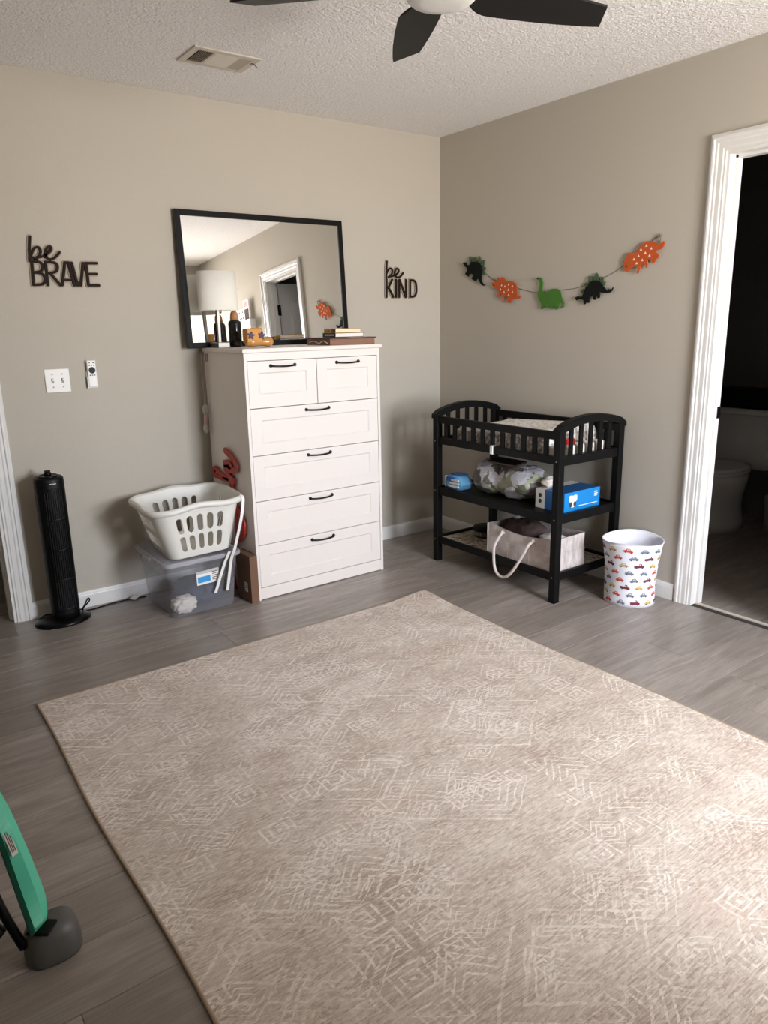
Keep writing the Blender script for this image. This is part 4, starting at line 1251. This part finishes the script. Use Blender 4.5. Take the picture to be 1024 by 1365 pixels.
# ------------------------------------------------------------------ ceiling vent
vt = thing('ceiling_vent', 'off white ceiling vent with three louvred sections near the back wall', 'vent', (-1.675, -0.55, H))
vx0, vx1, vy0, vy1 = -1.822, -1.528, -0.650, -0.452
b = B()
fz = H - 0.007
fr = 0.030
b.box(vx0, vx0 + fr, vy0, vy1, fz, H, bev=0.002); b.box(vx1 - fr, vx1, vy0, vy1, fz, H, bev=0.002)
b.box(vx0 + fr, vx1 - fr, vy0, vy0 + fr, fz, H, bev=0.002); b.box(vx0 + fr, vx1 - fr, vy1 - fr, vy1, fz, H, bev=0.002)
s1, s2 = vx0 + fr + 0.070, vx1 - fr - 0.058
for x in (s1, s2): b.box(x - 0.005, x + 0.005, vy0 + fr, vy1 - fr, fz, H)
obj('frame', b, 'vent', vt)
obj('duct_shade', bx(vx0 + fr - .002, vx1 - fr + .002, vy0 + fr - .002, vy1 - fr + .002, H - 0.0012, H - 0.0002), 'dark', vt)  # thin dark sheet painting the shade behind the louvres
def louvre(x0, x1, y0, y1, ax, tilt):
    cx, cy = (x0 + x1) / 2, (y0 + y1) / 2
    rot = Matrix.Translation((cx, cy, H - 0.006)) @ Matrix.Rotation(tilt, 4, ax)
    hx, hy = (x1 - x0) / 2, (y1 - y0) / 2
    obj('louvre', B().box(-hx, hx, -hy, hy, -0.0005, 0.0005, xf=rot), 'vent', vt)
for k in range(7):
    x = vx0 + fr + 0.008 + k * 0.0085
    louvre(x - 0.0036, x + 0.0036, vy0 + fr, vy1 - fr, 'Y', -0.95)
for k in range(11):
    y = vy0 + fr + 0.007 + k * 0.0122
    louvre(s1 + 0.005, s2 - 0.005, y - 0.0068, y + 0.0068, 'X', -0.35)
for k in range(6):
    x = s2 + 0.009 + k * 0.0085
    louvre(x - 0.0042, x + 0.0042, vy0 + fr, vy1 - fr, 'Y', 0.55)
b = B(); b.tube([(vx1 - 0.022, vy0 + 0.07, H - 0.006), (vx1 - 0.014, vy0 + 0.05, H - 0.010), (vx1 - 0.008, vy0 + 0.03, H - 0.030)], 0.0018, 6)
obj('lever', b, 'dark', vt)

# ------------------------------------------------------------------ ceiling fan
HX, HY = -1.762, -2.072
cf = thing('ceiling_fan', 'black ceiling fan with five blades and round white light', 'ceiling fan', (HX, HY, H))
b = B(); b.lathe([(0.075, H), (0.078, H - 0.02), (0.06, H - 0.05), (0.03, H - 0.06)], (HX, HY, 0), 32)
obj('canopy', b, 'fan_black', cf)
b = B(); b.lathe([(0.03, H - 0.055), (0.03, H - 0.10), (0.09, H - 0.13), (0.112, H - 0.16), (0.112, H - 0.215), (0.092, H - 0.236), (0.088, H - 0.248)], (HX, HY, 0), 40)
obj('motor_housing', b, 'fan_black', cf)
b = B(); b.lathe([(0.088, H - 0.248), (0.0905, H - 0.252), (0.0905, H - 0.272), (0.080, H - 0.281), (0.05, H - 0.285), (0.002, H - 0.286)], (HX, HY, 0), 40)
obj('light_diffuser', b, 'diffuser', cf)
ZB = 2.20
outl = [(0.085, 0.030), (0.16, 0.078), (0.25, 0.078), (0.379, 0.066), (0.50, 0.049), (0.556, 0.038), (0.514, -0.042), (0.42, -0.047), (0.30, -0.049), (0.18, -0.045), (0.085, -0.030)]
outl = [(p.x, p.y) for p in sm([(a, c, 0) for a, c in outl[:6]], 4)] + [(p.x, p.y) for p in sm([(a, c, 0) for a, c in outl[6:]], 4)]
for k in range(5):
    ang = math.radians(62 - 72 * k)
    ca, sa = math.cos(ang), math.sin(ang)
    fn = lambda a, c, d: Vector((HX + a * ca - c * sa, HY + a * sa + c * ca, ZB + d - 0.22 * c))
    b = B(); b.prism(outl, fn, -0.003, 0.003)
    obj('blade', b, 'fan_black', cf)

# ------------------------------------------------------------------ changing table
CX0, CX1 = -0.502, -0.018                     # front and back faces (x)
CY0, CY1 = -1.450, -0.526                     # right and left ends (y)
PT = 0.038
ct = thing('changing_table', 'black wooden changing table with slatted rails and two open shelves', 'changing table', ((CX0 + CX1) / 2, (CY0 + CY1) / 2, 0))
BW = 'black_wood'
for x in (CX0, CX1 - PT):
    for y in (CY0, CY1 - PT):
        obj('post', bx(x, x + PT, y, y + PT, 0, 0.868, bev=0.002), BW, ct)
def arch_z(s): return 0.872 + 0.046 * (1 - (2 * s - 1) ** 2)
for y in (CY0, CY1 - PT):
    rows = []
    N = 16
    for i in range(N + 1):
        s = i / N
        x = CX0 - 0.006 + (CX1 - CX0 + 0.012) * s
        z1 = arch_z(s) if 0 < i < N else arch_z(s) - 0.010
        th = 0.036 if 0 < i < N else 0.026
        rows.append([(x, y - 0.004, z1 - th), (x, y + PT + 0.004, z1 - th), (x, y + PT + 0.004, z1 - 0.004), (x, y + PT, z1), (x, y, z1), (x, y - 0.004, z1 - 0.004)])
    b = B(); b.loft(rows, smooth=False)
    obj('arched_rail', b, BW, ct)
    obj('end_rail', bx(CX0 + PT, CX1 - PT, y + 0.006, y + PT - 0.006, 0.686, 0.730, bev=0.002), BW, ct)
    xa, xb = CX0 + PT, CX1 - PT
    ns = 5
    gw = (xb - xa - ns * 0.024) / (ns + 1)
    for k in range(ns):
        x = xa + gw * (k + 1) + 0.024 * k
        s = (x + 0.012 - CX0) / (CX1 - CX0)
        obj('end_slat', bx(x, x + 0.024, y + 0.013, y + PT - 0.013, 0.728, arch_z(s) - 0.034, bev=0.001), BW, ct)
ya, yb = CY0 + PT, CY1 - PT
for x in (CX0 + 0.004, CX1 - 0.004 - 0.022):
    obj('side_rail', bx(x, x + 0.022, ya, yb, 0.812, 0.850, bev=0.002), BW, ct)
    obj('side_rail', bx(x, x + 0.022, ya, yb, 0.694, 0.732, bev=0.002), BW, ct)
    ns = 11
    gw = (yb - ya - ns * 0.026) / (ns + 1)
    for k in range(ns):
        y = ya + gw * (k + 1) + 0.026 * k
        obj('side_slat', bx(x + 0.005, x + 0.017, y, y + 0.026, 0.730, 0.814, bev=0.001), BW, ct)
obj('pad_platform', bx(CX0 + 0.03, CX1 - 0.03, CY0 + 0.02, CY1 - 0.02, 0.690, 0.702), BW, ct)
def shelf(z0, z1, zp, mat):
    for x in (CX0 + 0.006, CX1 - 0.006 - 0.018):
        obj('shelf_rail', bx(x, x + 0.018, ya, yb, z0, z1, bev=0.0015), BW, ct)
    for y in (CY0 + 0.008, CY1 - 0.008 - 0.018):
        obj('shelf_rail', bx(CX0 + PT, CX1 - PT, y, y + 0.018, z0, z1, bev=0.0015), BW, ct)
    obj('shelf_board', bx(CX0 + 0.024, CX1 - 0.024, CY0 + 0.024, CY1 - 0.024, zp - 0.008, zp), mat, ct)
shelf(0.400, 0.445, 0.436, BW)
shelf(0.112, 0.150, 0.137, 'liner')
b = B()
for x in (CX0 - 0.0012,):
    for y in (CY0 + PT / 2, CY1 - PT / 2):
        for z in (0.425, 0.132, 0.71): b.cyl((x, y, z), (x + 0.003, y, z), 0.0035, 10)
obj('bolt_cap', b, 'chrome', ct)

clip = obj('rail_clip', bx(CX0 - 0.002, CX0 + 0.030, -1.005, -0.985, 0.690, 0.736, bev=0.003), 'white_plastic', loc=(CX0, -0.995, 0.69))
tag(clip, 'small white clip on the front rail of black changing table', 'clip')

# contoured changing pad
PADZ = 0.7025
pad = thing('changing_pad', 'thick pale changing pad with dotted cover inside the slatted rails', 'changing pad', (-0.26, -0.94, PADZ))
t = bmesh.new()
rings = []
px0, px1, py0, py1 = -0.462, -0.056, -1.335, -0.640
prof = [(0.0, 0.0), (0.0, 0.02), (0.004, 0.10), (0.012, 0.128), (0.030, 0.142), (0.055, 0.140), (0.10, 0.118), (0.16, 0.100), (0.195, 0.098)]
def padring(ins, z):
    hx, hy = (px1 - px0) / 2 - ins, (py1 - py0) / 2 - ins
    return rrect((px0 + px1) / 2, (py0 + py1) / 2, hx, hy, max(0.008, 0.045 - ins * 0.2), PADZ + z)
b = B(); b.loft([padring(i, z) for i, z in prof], cap0=True, cap1=True)
for v_ in b.bm.verts:                              # the foot end slopes down
    f_ = min(1.0, max(0.0, (py1 - v_.co.y) / 0.17))
    v_.co.z = PADZ + (v_.co.z - PADZ) * (0.62 + 0.38 * f_ * f_ * (3 - 2 * f_))
obj('pad_cover', b, 'pad', pad)
o = obj('folded_blanket', bx(-0.458, -0.10, -1.404, -1.342, PADZ, PADZ + 0.068, bev=0.012, seg=3), 'white_cloth', loc=(-0.28, -1.37, PADZ))
tag(o, 'folded white blanket at the right end of the changing pad', 'blanket')
o = obj('red_packet', bx(-0.400, -0.325, -1.395, -1.350, PADZ + 0.0685, PADZ + 0.098, bev=0.006), 'red_packet', loc=(-0.36, -1.37, PADZ + 0.068))
tag(o, 'small bright red packet behind the right end slats', 'packet')

# middle shelf: wipes, bundled quilt, dark book, blue carton
SZ = 0.4365
wp = thing('wipes_pack', 'pale blue plastic wipes pack at left end of middle shelf', 'wipes pack', (-0.42, -0.645, SZ))
wx, wy = -0.427, -0.662
rows = []
for s, k in ((-1, 0.10), (-0.93, 0.25), (-0.8, 0.78), (-0.5, 1.0), (0, 1.05), (0.5, 1.0), (0.8, 0.78), (0.93, 0.25), (1, 0.10)):
    rows.append([(wx + 0.047 * math.copysign(abs(math.cos(q)) ** 0.5, math.cos(q)) * (0.8 + 0.2 * k), wy - s * 0.075, SZ + 0.044 + 0.043 * k * math.copysign(abs(math.sin(q)) ** 0.7, math.sin(q)) * (1 + 0.10 * math.sin(q * 5 + s * 9))) for q in [2 * PI * i / 24 for i in range(24)]])
b = B(); b.loft(rows)
obj('pouch', b, 'wipes_blue', wp)
b = B(); b.box(wx - 0.028, wx + 0.028, wy - 0.050, wy + 0.040, SZ + 0.086, SZ + 0.093, bev=0.003)
obj('flap', b, 'wipes_deep', wp)
b = B(); b.box(wx - 0.040, wx + 0.036, wy + 0.062, wy + 0.079, SZ + 0.010, SZ + 0.076, bev=0.007)
obj('sealed_end', b, 'white_plastic', wp)
b = B()
for k in range(3): b.box(wx - 0.0525, wx - 0.043, wy - 0.052, wy + 0.030 - 0.012 * k, SZ + 0.022 + k * 0.018, SZ + 0.031 + k * 0.018)
obj('print', b, 'box_white', wp)
b = B(); b.box(wx - 0.0515, wx - 0.042, wy - 0.020, wy + 0.044, SZ + 0.052, SZ + 0.078, bev=0.002)
obj('print_panel', b, 'wipes_deep', wp)

def quilt():
    rings = []
    stations = [(-0.716, 0.030), (-0.724, 0.056), (-0.750, 0.080), (-0.79, 0.094), (-0.85, 0.098), (-0.905, 0.090), (-0.935, 0.083), (-0.97, 0.092), (-1.03, 0.094), (-1.09, 0.086), (-1.14, 0.074), (-1.18, 0.055), (-1.200, 0.030)]
    dense = sm([(y, r, 0) for y, r in stations], 8)
    nu = 84
    for q in dense:
        y, r = q.x, q.y
        ring = []
        for i in range(nu):
            a = 2 * PI * i / nu
            k = 1 + 0.09 * mnoise.noise(Vector((math.cos(a) * 2, math.sin(a) * 2, y * 9))) + 0.05 * math.sin(a * 3 + y * 30) + 0.11 * abs(mnoise.noise(Vector((math.cos(a) * 4, math.sin(a) * 4, y * 22)))) - 0.03
            rx = r * 1.32 * k
            x = -0.300 + rx * math.cos(a)
            z = max(SZ + 0.0005, SZ + 0.088 + r * 0.98 * k * math.sin(a))
            ring.append((x, y, z))
        rings.append(ring)
    b = B(); b.loft(rings)
    return b
o = obj('rolled_quilt', quilt(), 'quilt', loc=(-0.30, -0.95, SZ))
tag(o, 'rolled quilt with grey green leaf print on the middle shelf', 'quilt')
b = B(); b.box(-0.055, 0.055, -0.090, 0.090, -0.005, 0.005, bev=0.001, xf=Matrix.Translation((-0.375, -0.985, 0.634)) @ Euler((0.03, -0.06, 0.15)).to_matrix().to_4x4())
o = obj('thin_book', b, 'maroon', loc=(-0.375, -0.985, 0.628))
tag(o, 'thin dark maroon book lying on top of the rolled quilt', 'book')

dx0, dx1, dy0, dy1, dz1 = -0.398, -0.128, -1.402, -1.216, SZ + 0.098
db = thing('diaper_carton', 'bright blue carton with white left end on the middle shelf', 'carton', ((dx0 + dx1) / 2, (dy0 + dy1) / 2, SZ))
b = B()
ysp = dy1 - 0.060
for i, (ya_, yb_) in enumerate(((dy0, ysp), (ysp, dy1))):
    b.mi = 2 * i
    b.box(dx0, dx1, ya_, yb_, SZ, dz1)
o = obj('carton', b, ['box_blue', 'box_navy', 'box_white'], db)
for p in o.data.polygons:
    if p.normal.z > 0.9 and p.material_index == 0: p.material_index = 1
    if p.normal.x < -0.9 and p.material_index == 0: p.material_index = 1
b = B()
yq = dy0
fnf = lambda a, z, d: Vector((a, dy0 - d, z))
b.prism([(-0.362, SZ + 0.080), (-0.346, SZ + 0.083), (-0.334, SZ + 0.079), (-0.318, SZ + 0.083), (-0.304, SZ + 0.080), (-0.304, SZ + 0.056), (-0.312, SZ + 0.050), (-0.314, SZ + 0.026), (-0.328, SZ + 0.020), (-0.344, SZ + 0.020), (-0.356, SZ + 0.026), (-0.358, SZ + 0.050), (-0.366, SZ + 0.058)], fnf, 0, 0.0008)
b.box(-0.290, -0.146, dy0 - 0.0008, dy0, SZ + 0.020, SZ + 0.0235)
for k in range(3): b.box(-0.172, -0.150 + 0.004 * (k % 2), dy0 - 0.0008, dy0, SZ + 0.055 + k * 0.010, SZ + 0.060 + k * 0.010)
obj('white_print', b, 'paper', db)
b = B()
for cx in (-0.350, -0.320):
    b.prism([(cx + 0.010 * math.cos(q * PI / 6), SZ + 0.036 + 0.014 * math.sin(q * PI / 6)) for q in range(12)], fnf, 0.0008, 0.0014)
fs = lambda a, z, d: Vector((dx0 - d, a, z))
for cz in (0.036, 0.066):
    b.prism([(dy1 - 0.030 + 0.010 * math.cos(q * PI / 6), SZ + cz + 0.011 * math.sin(q * PI / 6)) for q in range(12)], fs, 0, 0.0008)
obj('dark_print', b, 'ink', db)
o = obj('tissue', blob(-0.34, -1.262, dz1 + 0.030, 0.040, 0.034, 0.024, 2.0, 0.35, 2.5, 28, 14), 'white_cloth', loc=(-0.34, -1.262, dz1))
tag(o, 'crumpled white cloth lying on top of the blue carton', 'cloth')

# bottom shelf: felt caddy with rope handles, dark cloth, round tin
BZ = 0.1375
cy0, cy1, cx0, cx1, ch = -1.402, -0.950, -0.470, -0.225, 0.172
cad = thing('felt_caddy', 'pale grey felt caddy with white rope handle on bottom shelf', 'caddy', ((cx0 + cx1) / 2, (cy0 + cy1) / 2, BZ))
wt_ = 0.006
def felt_wall(p, q, dip):
    # panel between two floor points with a dipped top edge
    p, q = Vector(p), Vector(q)
    d = (q - p).normalized()
    nrm = Vector((-d.y, d.x, 0)) * wt_
    b = B()
    N = 14
    rows = []
    for i in range(N + 1):
        s = i / N
        c = p + (q - p) * s
        z = BZ + ch - dip * math.sin(PI * s) ** 1.5
        rows.append([c + Vector((0, 0, BZ)), c + nrm + Vector((0, 0, BZ)), c + nrm + Vector((0, 0, z)), c + Vector((0, 0, z))])
    b.loft(rows, smooth=False)
    return b
obj('felt_panel', felt_wall((cx0, cy1, 0), (cx0, cy0, 0), 0.020), 'caddy', cad)
obj('felt_panel', felt_wall((cx1, cy0, 0), (cx1, cy1, 0), 0.010), 'caddy', cad)
obj('felt_panel', felt_wall((cx0, cy0, 0), (cx1, cy0, 0), 0.002), 'caddy', cad)
obj('felt_panel', felt_wall((cx1, cy1, 0), (cx0, cy1, 0), 0.002), 'caddy', cad)
obj('bottom', bx(cx0 + .002, cx1 - .002, cy0 + .002, cy1 - .002, BZ, BZ + 0.005), 'caddy', cad)
b = B()
zs = BZ + 0.100
b.box(cx0 - 0.0028, cx0, cy0 + 0.004, cy1 - 0.004, BZ + 0.002, zs, bev=0.001)
b.box(cx0 + 0.004, cx1 - 0.004, cy0 - 0.0028, cy0, BZ + 0.002, zs - 0.004, bev=0.001)
obj('outer_pocket', b, 'caddy', cad)
b = B()
for y in (-1.10, -1.25): b.box(cx0 - 0.0034, cx0 - 0.0026, y - 0.0012, y + 0.0012, BZ + 0.004, zs - 0.002)
for y in (cy0, cy1): b.tube([(cx0 - 0.001, y, BZ + 0.002), (cx0 - 0.001, y, BZ + ch)], 0.004, 8)
obj('seam', b, 'white_cloth', cad)
b = B()
b.tube(sm([(cx0 + 0.004, -1.068, BZ + 0.138), (cx0 - 0.014, -1.066, BZ + 0.138), (-0.500, -1.050, BZ + 0.100), (-0.514, -1.041, 0.195), (-0.516, -1.046, 0.110), (-0.516, -1.066, 0.066), (-0.516, -1.106, 0.052), (-0.516, -1.150, 0.072), (-0.515, -1.195, 0.125), (-0.510, -1.240, 0.200), (-0.500, -1.268, 0.258), (cx0 - 0.012, -1.276, BZ + 0.138), (cx0 + 0.004, -1.276, BZ + 0.138)], 6), 0.0075, 10)
b.tube([(cx0 - 0.006, -1.068, BZ + 0.138), (cx0 - 0.010, -1.060, BZ + 0.150)], 0.009, 8)
b.tube([(cx0 - 0.006, -1.276, BZ + 0.138), (cx0 - 0.012, -1.285, BZ + 0.148)], 0.009, 8)
obj('rope_handle', b, 'rope', cad)
o = obj('dark_cloth', blob(-0.345, -1.10, BZ + 0.105, 0.092, 0.120, 0.090, 5.0, 0.16, 3.0), 'brown_cloth', loc=(-0.345, -1.13, BZ + 0.015))
tag(o, 'dark brown cloth heaped inside the felt caddy', 'cloth')
o = obj('rolled_cloth', blob(-0.392, -1.330, BZ + 0.150, 0.060, 0.058, 0.028, 15.0, 0.14, 2.4), 'caddy', loc=(-0.392, -1.315, BZ + 0.12))
tag(o, 'pale grey bundle at the right end of the felt caddy', 'cloth')
tn = thing('round_tin', 'low dark round tin at the left of the bottom shelf', 'tin', (-0.238, -0.700, BZ))
b = B(); b.lathe([(0.072, 0), (0.078, 0.004), (0.078, 0.040)], (-0.238, -0.700, BZ), 36)
obj('body', b, 'tin', tn)
b = B(); b.lathe([(0.080, 0.040), (0.080, 0.054), (0.077, 0.057), (0.01, 0.058)], (-0.238, -0.700, BZ), 36)
obj('lid', b, 'black_plastic', tn)
b = B()
for k in range(11):
    a = PI * 0.78 + k * 0.11
    ca, sa = math.cos(a), math.sin(a)
    b.loft([[(-0.238 + (0.0785 + e) * math.cos(a + d), -0.700 + (0.0785 + e) * math.sin(a + d), BZ + z) for d in (0, 0.06)] for z, e in ((0.012, 0), (0.030, 0))], closed_ring=False, cap0=False, cap1=False)
obj('side_print', b, 'sign_core', tn)

# ------------------------------------------------------------------ fabric bin with car print
NX_, NY_ = -0.158, -1.636
fb = thing('fabric_bin', 'white fabric bin with a colourful little car print beside the doorway', 'bin', (NX_, NY_, 0))
BHH = 0.318
def bin_pt(a, h, off=0.0):
    r = 0.122 + 0.021 * h ** 1.5 - 0.006 * math.sin(PI * h) + off
    dent = 0.010 * math.exp(-((h - 0.30) / 0.22) ** 2) * math.exp(-((math.atan2(math.sin(a + 2.0), math.cos(a + 2.0))) / 0.5) ** 2)
    r -= dent
    r += 0.0022 * math.sin(3 * a + 5 * h) * (1 - h)
    z = BHH * h + 0.006 * h * math.sin(2 * a + 0.6) 
    return Vector((NX_ + r * math.cos(a) - 0.0 * h, NY_ + r * math.sin(a), z))
NA = 72
ring = lambda h, off=0.0: [bin_pt(2 * PI * i / NA, h, off) for i in range(NA)]
b = B(); b.loft([ring(0.0, -0.012), ring(0.0, -0.003)] + [ring(i / 14) for i in range(15)] + [ring(1.0, -0.003)] + [ring(i / 14, -0.004) for i in range(13, 0, -1)] + [ring(0.03, -0.012)])
obj('canvas', b, 'bin_white', fb)
b = B()
b.tube([bin_pt(2 * PI * i / NA, 0.995, 0.0012) for i in range(NA)], 0.0022, 6, closed=True)
obj('hem', b, 'bin_white', fb)
car = [(-0.5, 0.02), (-0.5, 0.22), (-0.30, 0.27), (-0.16, 0.46), (0.16, 0.46), (0.28, 0.27), (0.49, 0.20), (0.5, 0.02)]
truck = [(-0.5, 0.02), (-0.5, 0.26), (-0.08, 0.26), (-0.02, 0.46), (0.20, 0.46), (0.27, 0.27), (0.49, 0.22), (0.5, 0.02)]
cols = ['car_red', 'car_orange', 'car_yellow', 'car_grey', 'car_dark']
b = B()
rnd = random.Random(5)
def car_print(a0, h0, s, shape, mi, rot):
    def pt(x, z, off):
        xr, zr = x * math.cos(rot) - z * math.sin(rot), x * math.sin(rot) + z * math.cos(rot)
        return bin_pt(a0 + s * xr / 0.13, h0 + s * zr / BHH, off)
    b.mi = mi
    top = [q for q in shape if q[1] > 0.03]
    cols_ = sorted({q[0] for q in top} | {-0.4, -0.2, 0.0, 0.1, 0.37})
    def height(x):
        for (xa, za), (xb, zb) in zip(top, top[1:]):
            if xa <= x <= xb and xb > xa: return za + (zb - za) * (x - xa) / (xb - xa)
        return top[-1][1]
    t = bmesh.new()
    lo_ = [t.verts.new(pt(x, 0.02, 0.0009)) for x in cols_]
    hi_ = [t.verts.new(pt(x, height(x), 0.0009)) for x in cols_]
    for q in range(len(cols_) - 1): t.faces.new((lo_[q], lo_[q + 1], hi_[q + 1], hi_[q]))
    b._merge(t)
    b.mi = 5
    for x0, x1, x2, x3 in ((-0.15, -0.02, -0.02, -0.10), (0.02, 0.17, 0.10, 0.02)):
        t = bmesh.new()
        t.faces.new([t.verts.new(pt(x, z, 0.0014)) for x, z in ((x0, 0.29), (x1, 0.29), (x2, 0.40), (x3, 0.40))])
        b._merge(t)
    b.mi = 4
    for wxx in (-0.28, 0.29):
        t = bmesh.new()
        t.faces.new([t.verts.new(pt(wxx + 0.085 * math.cos(q * PI / 4), 0.03 + 0.085 * math.sin(q * PI / 4), 0.0014)) for q in range(8)])
        b._merge(t)
for row in range(8):
    nrow = 11
    for k in range(nrow):
        a = 2 * PI * (k + 0.5 * (row % 2) + 0.12 * row) / nrow
        h = 0.045 + row * 0.118
        mi = [0, 1, 2, 3, 1, 0, 3, 2, 3][(k * 2 + row * 3) % 9]
        car_print(a, h, 0.050 if mi == 0 else 0.043, truck if mi == 0 else car, mi, 0.10 * rnd.uniform(-1, 1))
obj('car_print', b, cols + ['bin_white'], fb)

# ------------------------------------------------------------------ bathroom things, in the dark
tyy = -1.205
tl = thing('toilet', 'white toilet standing in the dark bathroom', 'toilet', (1.45, tyy, 0))
b = B()
def trap(x0, x1, z, hw_): return [(x0, tyy - hw_, z), (x1, tyy - hw_, z), (x1, tyy + hw_, z), (x0, tyy + hw_, z)]
b.loft([rrect(1.66, tyy, 0.085, 0.185, 0.03, 0.385), rrect(1.66, tyy, 0.092, 0.198, 0.03, 0.45), rrect(1.66, tyy, 0.098, 0.218, 0.03, 0.735)])
obj('tank', b, 'ceramic', tl)
b = B(); b.loft([rrect(1.66, tyy, 0.104, 0.226, 0.03, 0.735), rrect(1.66, tyy, 0.108, 0.230, 0.03, 0.745), rrect(1.66, tyy, 0.106, 0.228, 0.03, 0.768), rrect(1.66, tyy, 0.095, 0.218, 0.03, 0.774)])
obj('tank_lid', b, 'ceramic', tl)
def oval(cx, hx, hy, z, n=36): return [(cx + hx * math.cos(2 * PI * i / n), tyy + hy * math.sin(2 * PI * i / n), z) for i in range(n)]
b = B(); b.loft([oval(1.40, 0.22, 0.125, 0.0), oval(1.40, 0.215, 0.115, 0.05), oval(1.39, 0.20, 0.105, 0.15), oval(1.36, 0.21, 0.13, 0.24), oval(1.31, 0.235, 0.175, 0.33), oval(1.30, 0.245, 0.185, 0.385), oval(1.30, 0.235, 0.178, 0.395)])
obj('bowl', b, 'ceramic', tl)
b = B(); b.loft([oval(1.30, 0.25, 0.188, 0.396), oval(1.30, 0.255, 0.192, 0.405), oval(1.30, 0.252, 0.190, 0.415), oval(1.30, 0.24, 0.18, 0.418)])
obj('seat', b, 'ceramic', tl)
b = B(); b.loft([oval(1.305, 0.25, 0.188, 0.419), oval(1.305, 0.252, 0.190, 0.430), oval(1.305, 0.22, 0.165, 0.438)])
obj('seat_lid', b, 'ceramic', tl)
o = obj('storage_basket', bx(1.58, 1.75, -1.37, -1.02, 0.7745, 0.90, bev=0.01), 'black_plastic', loc=(1.66, -1.2, 0.7745))
tag(o, 'black basket on the tank of the dark bathroom toilet', 'basket')
b = B(); b.lathe([(0.085, 0), (0.090, 0.004), (0.105, 0.25), (0.102, 0.25), (0.088, 0.01), (0.001, 0.008)], (1.50, -1.555, 0), 28, cap1=False)
o = obj('waste_bin', b, 'bin_grey', loc=(1.50, -1.555, 0))
tag(o, 'small pale waste bin beside the dark bathroom toilet', 'bin')

# ------------------------------------------------------------------ teal baby toy at the lower left edge
tf = thing('baby_toy', 'teal curved plastic leg on a smoky grey foot at lower left', 'toy', (-3.01, -2.17, 0))
oc = sm([(-3.062, -2.010, 0.455), (-3.038, -2.058, 0.40), (-3.018, -2.098, 0.33), (-3.002, -2.128, 0.25), (-2.989, -2.150, 0.17), (-2.982, -2.166, 0.108)], 6)
ic = sm([(-3.090, -2.080, 0.455), (-3.068, -2.111, 0.40), (-3.051, -2.130, 0.33), (-3.040, -2.146, 0.25), (-3.030, -2.166, 0.17), (-3.022, -2.197, 0.106)], 6)
rows = []
for k, (a, c) in enumerate(zip(oc, ic)):
    q = min(1.0, (len(oc) - 1 - k) / 4.0)
    a = c + (a - c) * (0.80 + 0.20 * q)
    m = (a + c) / 2 + Vector((0.004, -0.004, 0.003))
    dn_ = Vector((-0.004, 0.006, -0.020))
    rows.append([a, m, c, c + dn_, a + dn_])
b = B(); b.loft(rows, smooth=False)
o = obj('leg', b, 'teal', tf)
b = B()
b.loft([[c + Vector((0, 0, -0.001)), c + Vector((-0.009, 0.001, -0.004)), c + Vector((-0.010, 0.005, -0.020)), c + Vector((-0.002, 0.005, -0.020))] for c in ic], smooth=False)
obj('leg_edge', b, 'teal_shade', tf)
b = bx(-0.024, 0.026, -0.020, 0.024, 0.084, 0.092, bev=0.003, xf=Matrix.Translation((-3.008, -2.181, 0)) @ Matrix.Rotation(-0.7, 4, 'Z'))
obj('socket', b, 'black_plastic', tf)
k = 15
A_, C_ = oc[k], ic[k]
q0 = C_ + (A_ - C_) * 0.04
al = (oc[k + 1] - oc[k]).normalized()
ac = (A_ - C_).normalized()
nn_ = ac.cross(al).normalized()
if nn_.dot(CAM - A_) < 0: nn_ = -nn_
stk = lambda s0, s1, e0, e1, h: [[q0 + al * s_ + ac * e_ + nn_ * h for s_ in (s0, s1)] for e_ in (e0, e1)]
b = B(); b.loft(stk(-0.03, 0.03, 0.0, 0.016, 0.0045), closed_ring=False, cap0=False, cap1=False, smooth=False)
st = obj('warning_sticker', b, 'sticker', tf)
b = B()
for e_ in (0.003, 0.007, 0.011): b.loft(stk(-0.026, 0.022, e_, e_ + 0.0018, 0.0052), closed_ring=False, cap0=False, cap1=False, smooth=False)
obj('sticker_text', b, 'ink', st)
b = B()
foot = []
for z, k_ in ((0.0, 0.95), (0.008, 1.0), (0.035, 0.99), (0.060, 0.92), (0.076, 0.80), (0.084, 0.60), (0.086, 0.30)):
    foot.append([(-2.986 + 0.060 * k_ * math.copysign(abs(math.cos(a)) ** 0.75, math.cos(a)), -2.160 + 0.050 * k_ * math.copysign(abs(math.sin(a)) ** 0.75, math.sin(a)), z) for a in [2 * PI * i / 40 for i in range(40)]])
b.loft(foot)
obj('foot', b, 'grey_foot', tf)
b = B()
b.tube(sm([(-3.13, -2.02, 0.44), (-3.10, -2.10, 0.30), (-3.075, -2.15, 0.16), (-3.045, -2.17, 0.05)]), 0.010, 10)
b.tube(sm([(-3.22, -2.10, 0.16), (-3.12, -2.13, 0.13), (-3.08, -2.15, 0.09)]), 0.014, 10)
obj('inner_bar', b, 'black_plastic', tf)
b = B()
b.lathe([(0.05, 0.0), (0.055, 0.006), (0.055, 0.05), (0.03, 0.08)], (-3.30, -2.00, 0), 24)
b.tube(sm([(-3.30, -2.00, 0.06), (-3.27, -2.00, 0.28), (-3.18, -1.99, 0.45), (-3.075, -2.035, 0.450)]), 0.014, 10)
obj('rear_leg', b, 'black_plastic', tf)
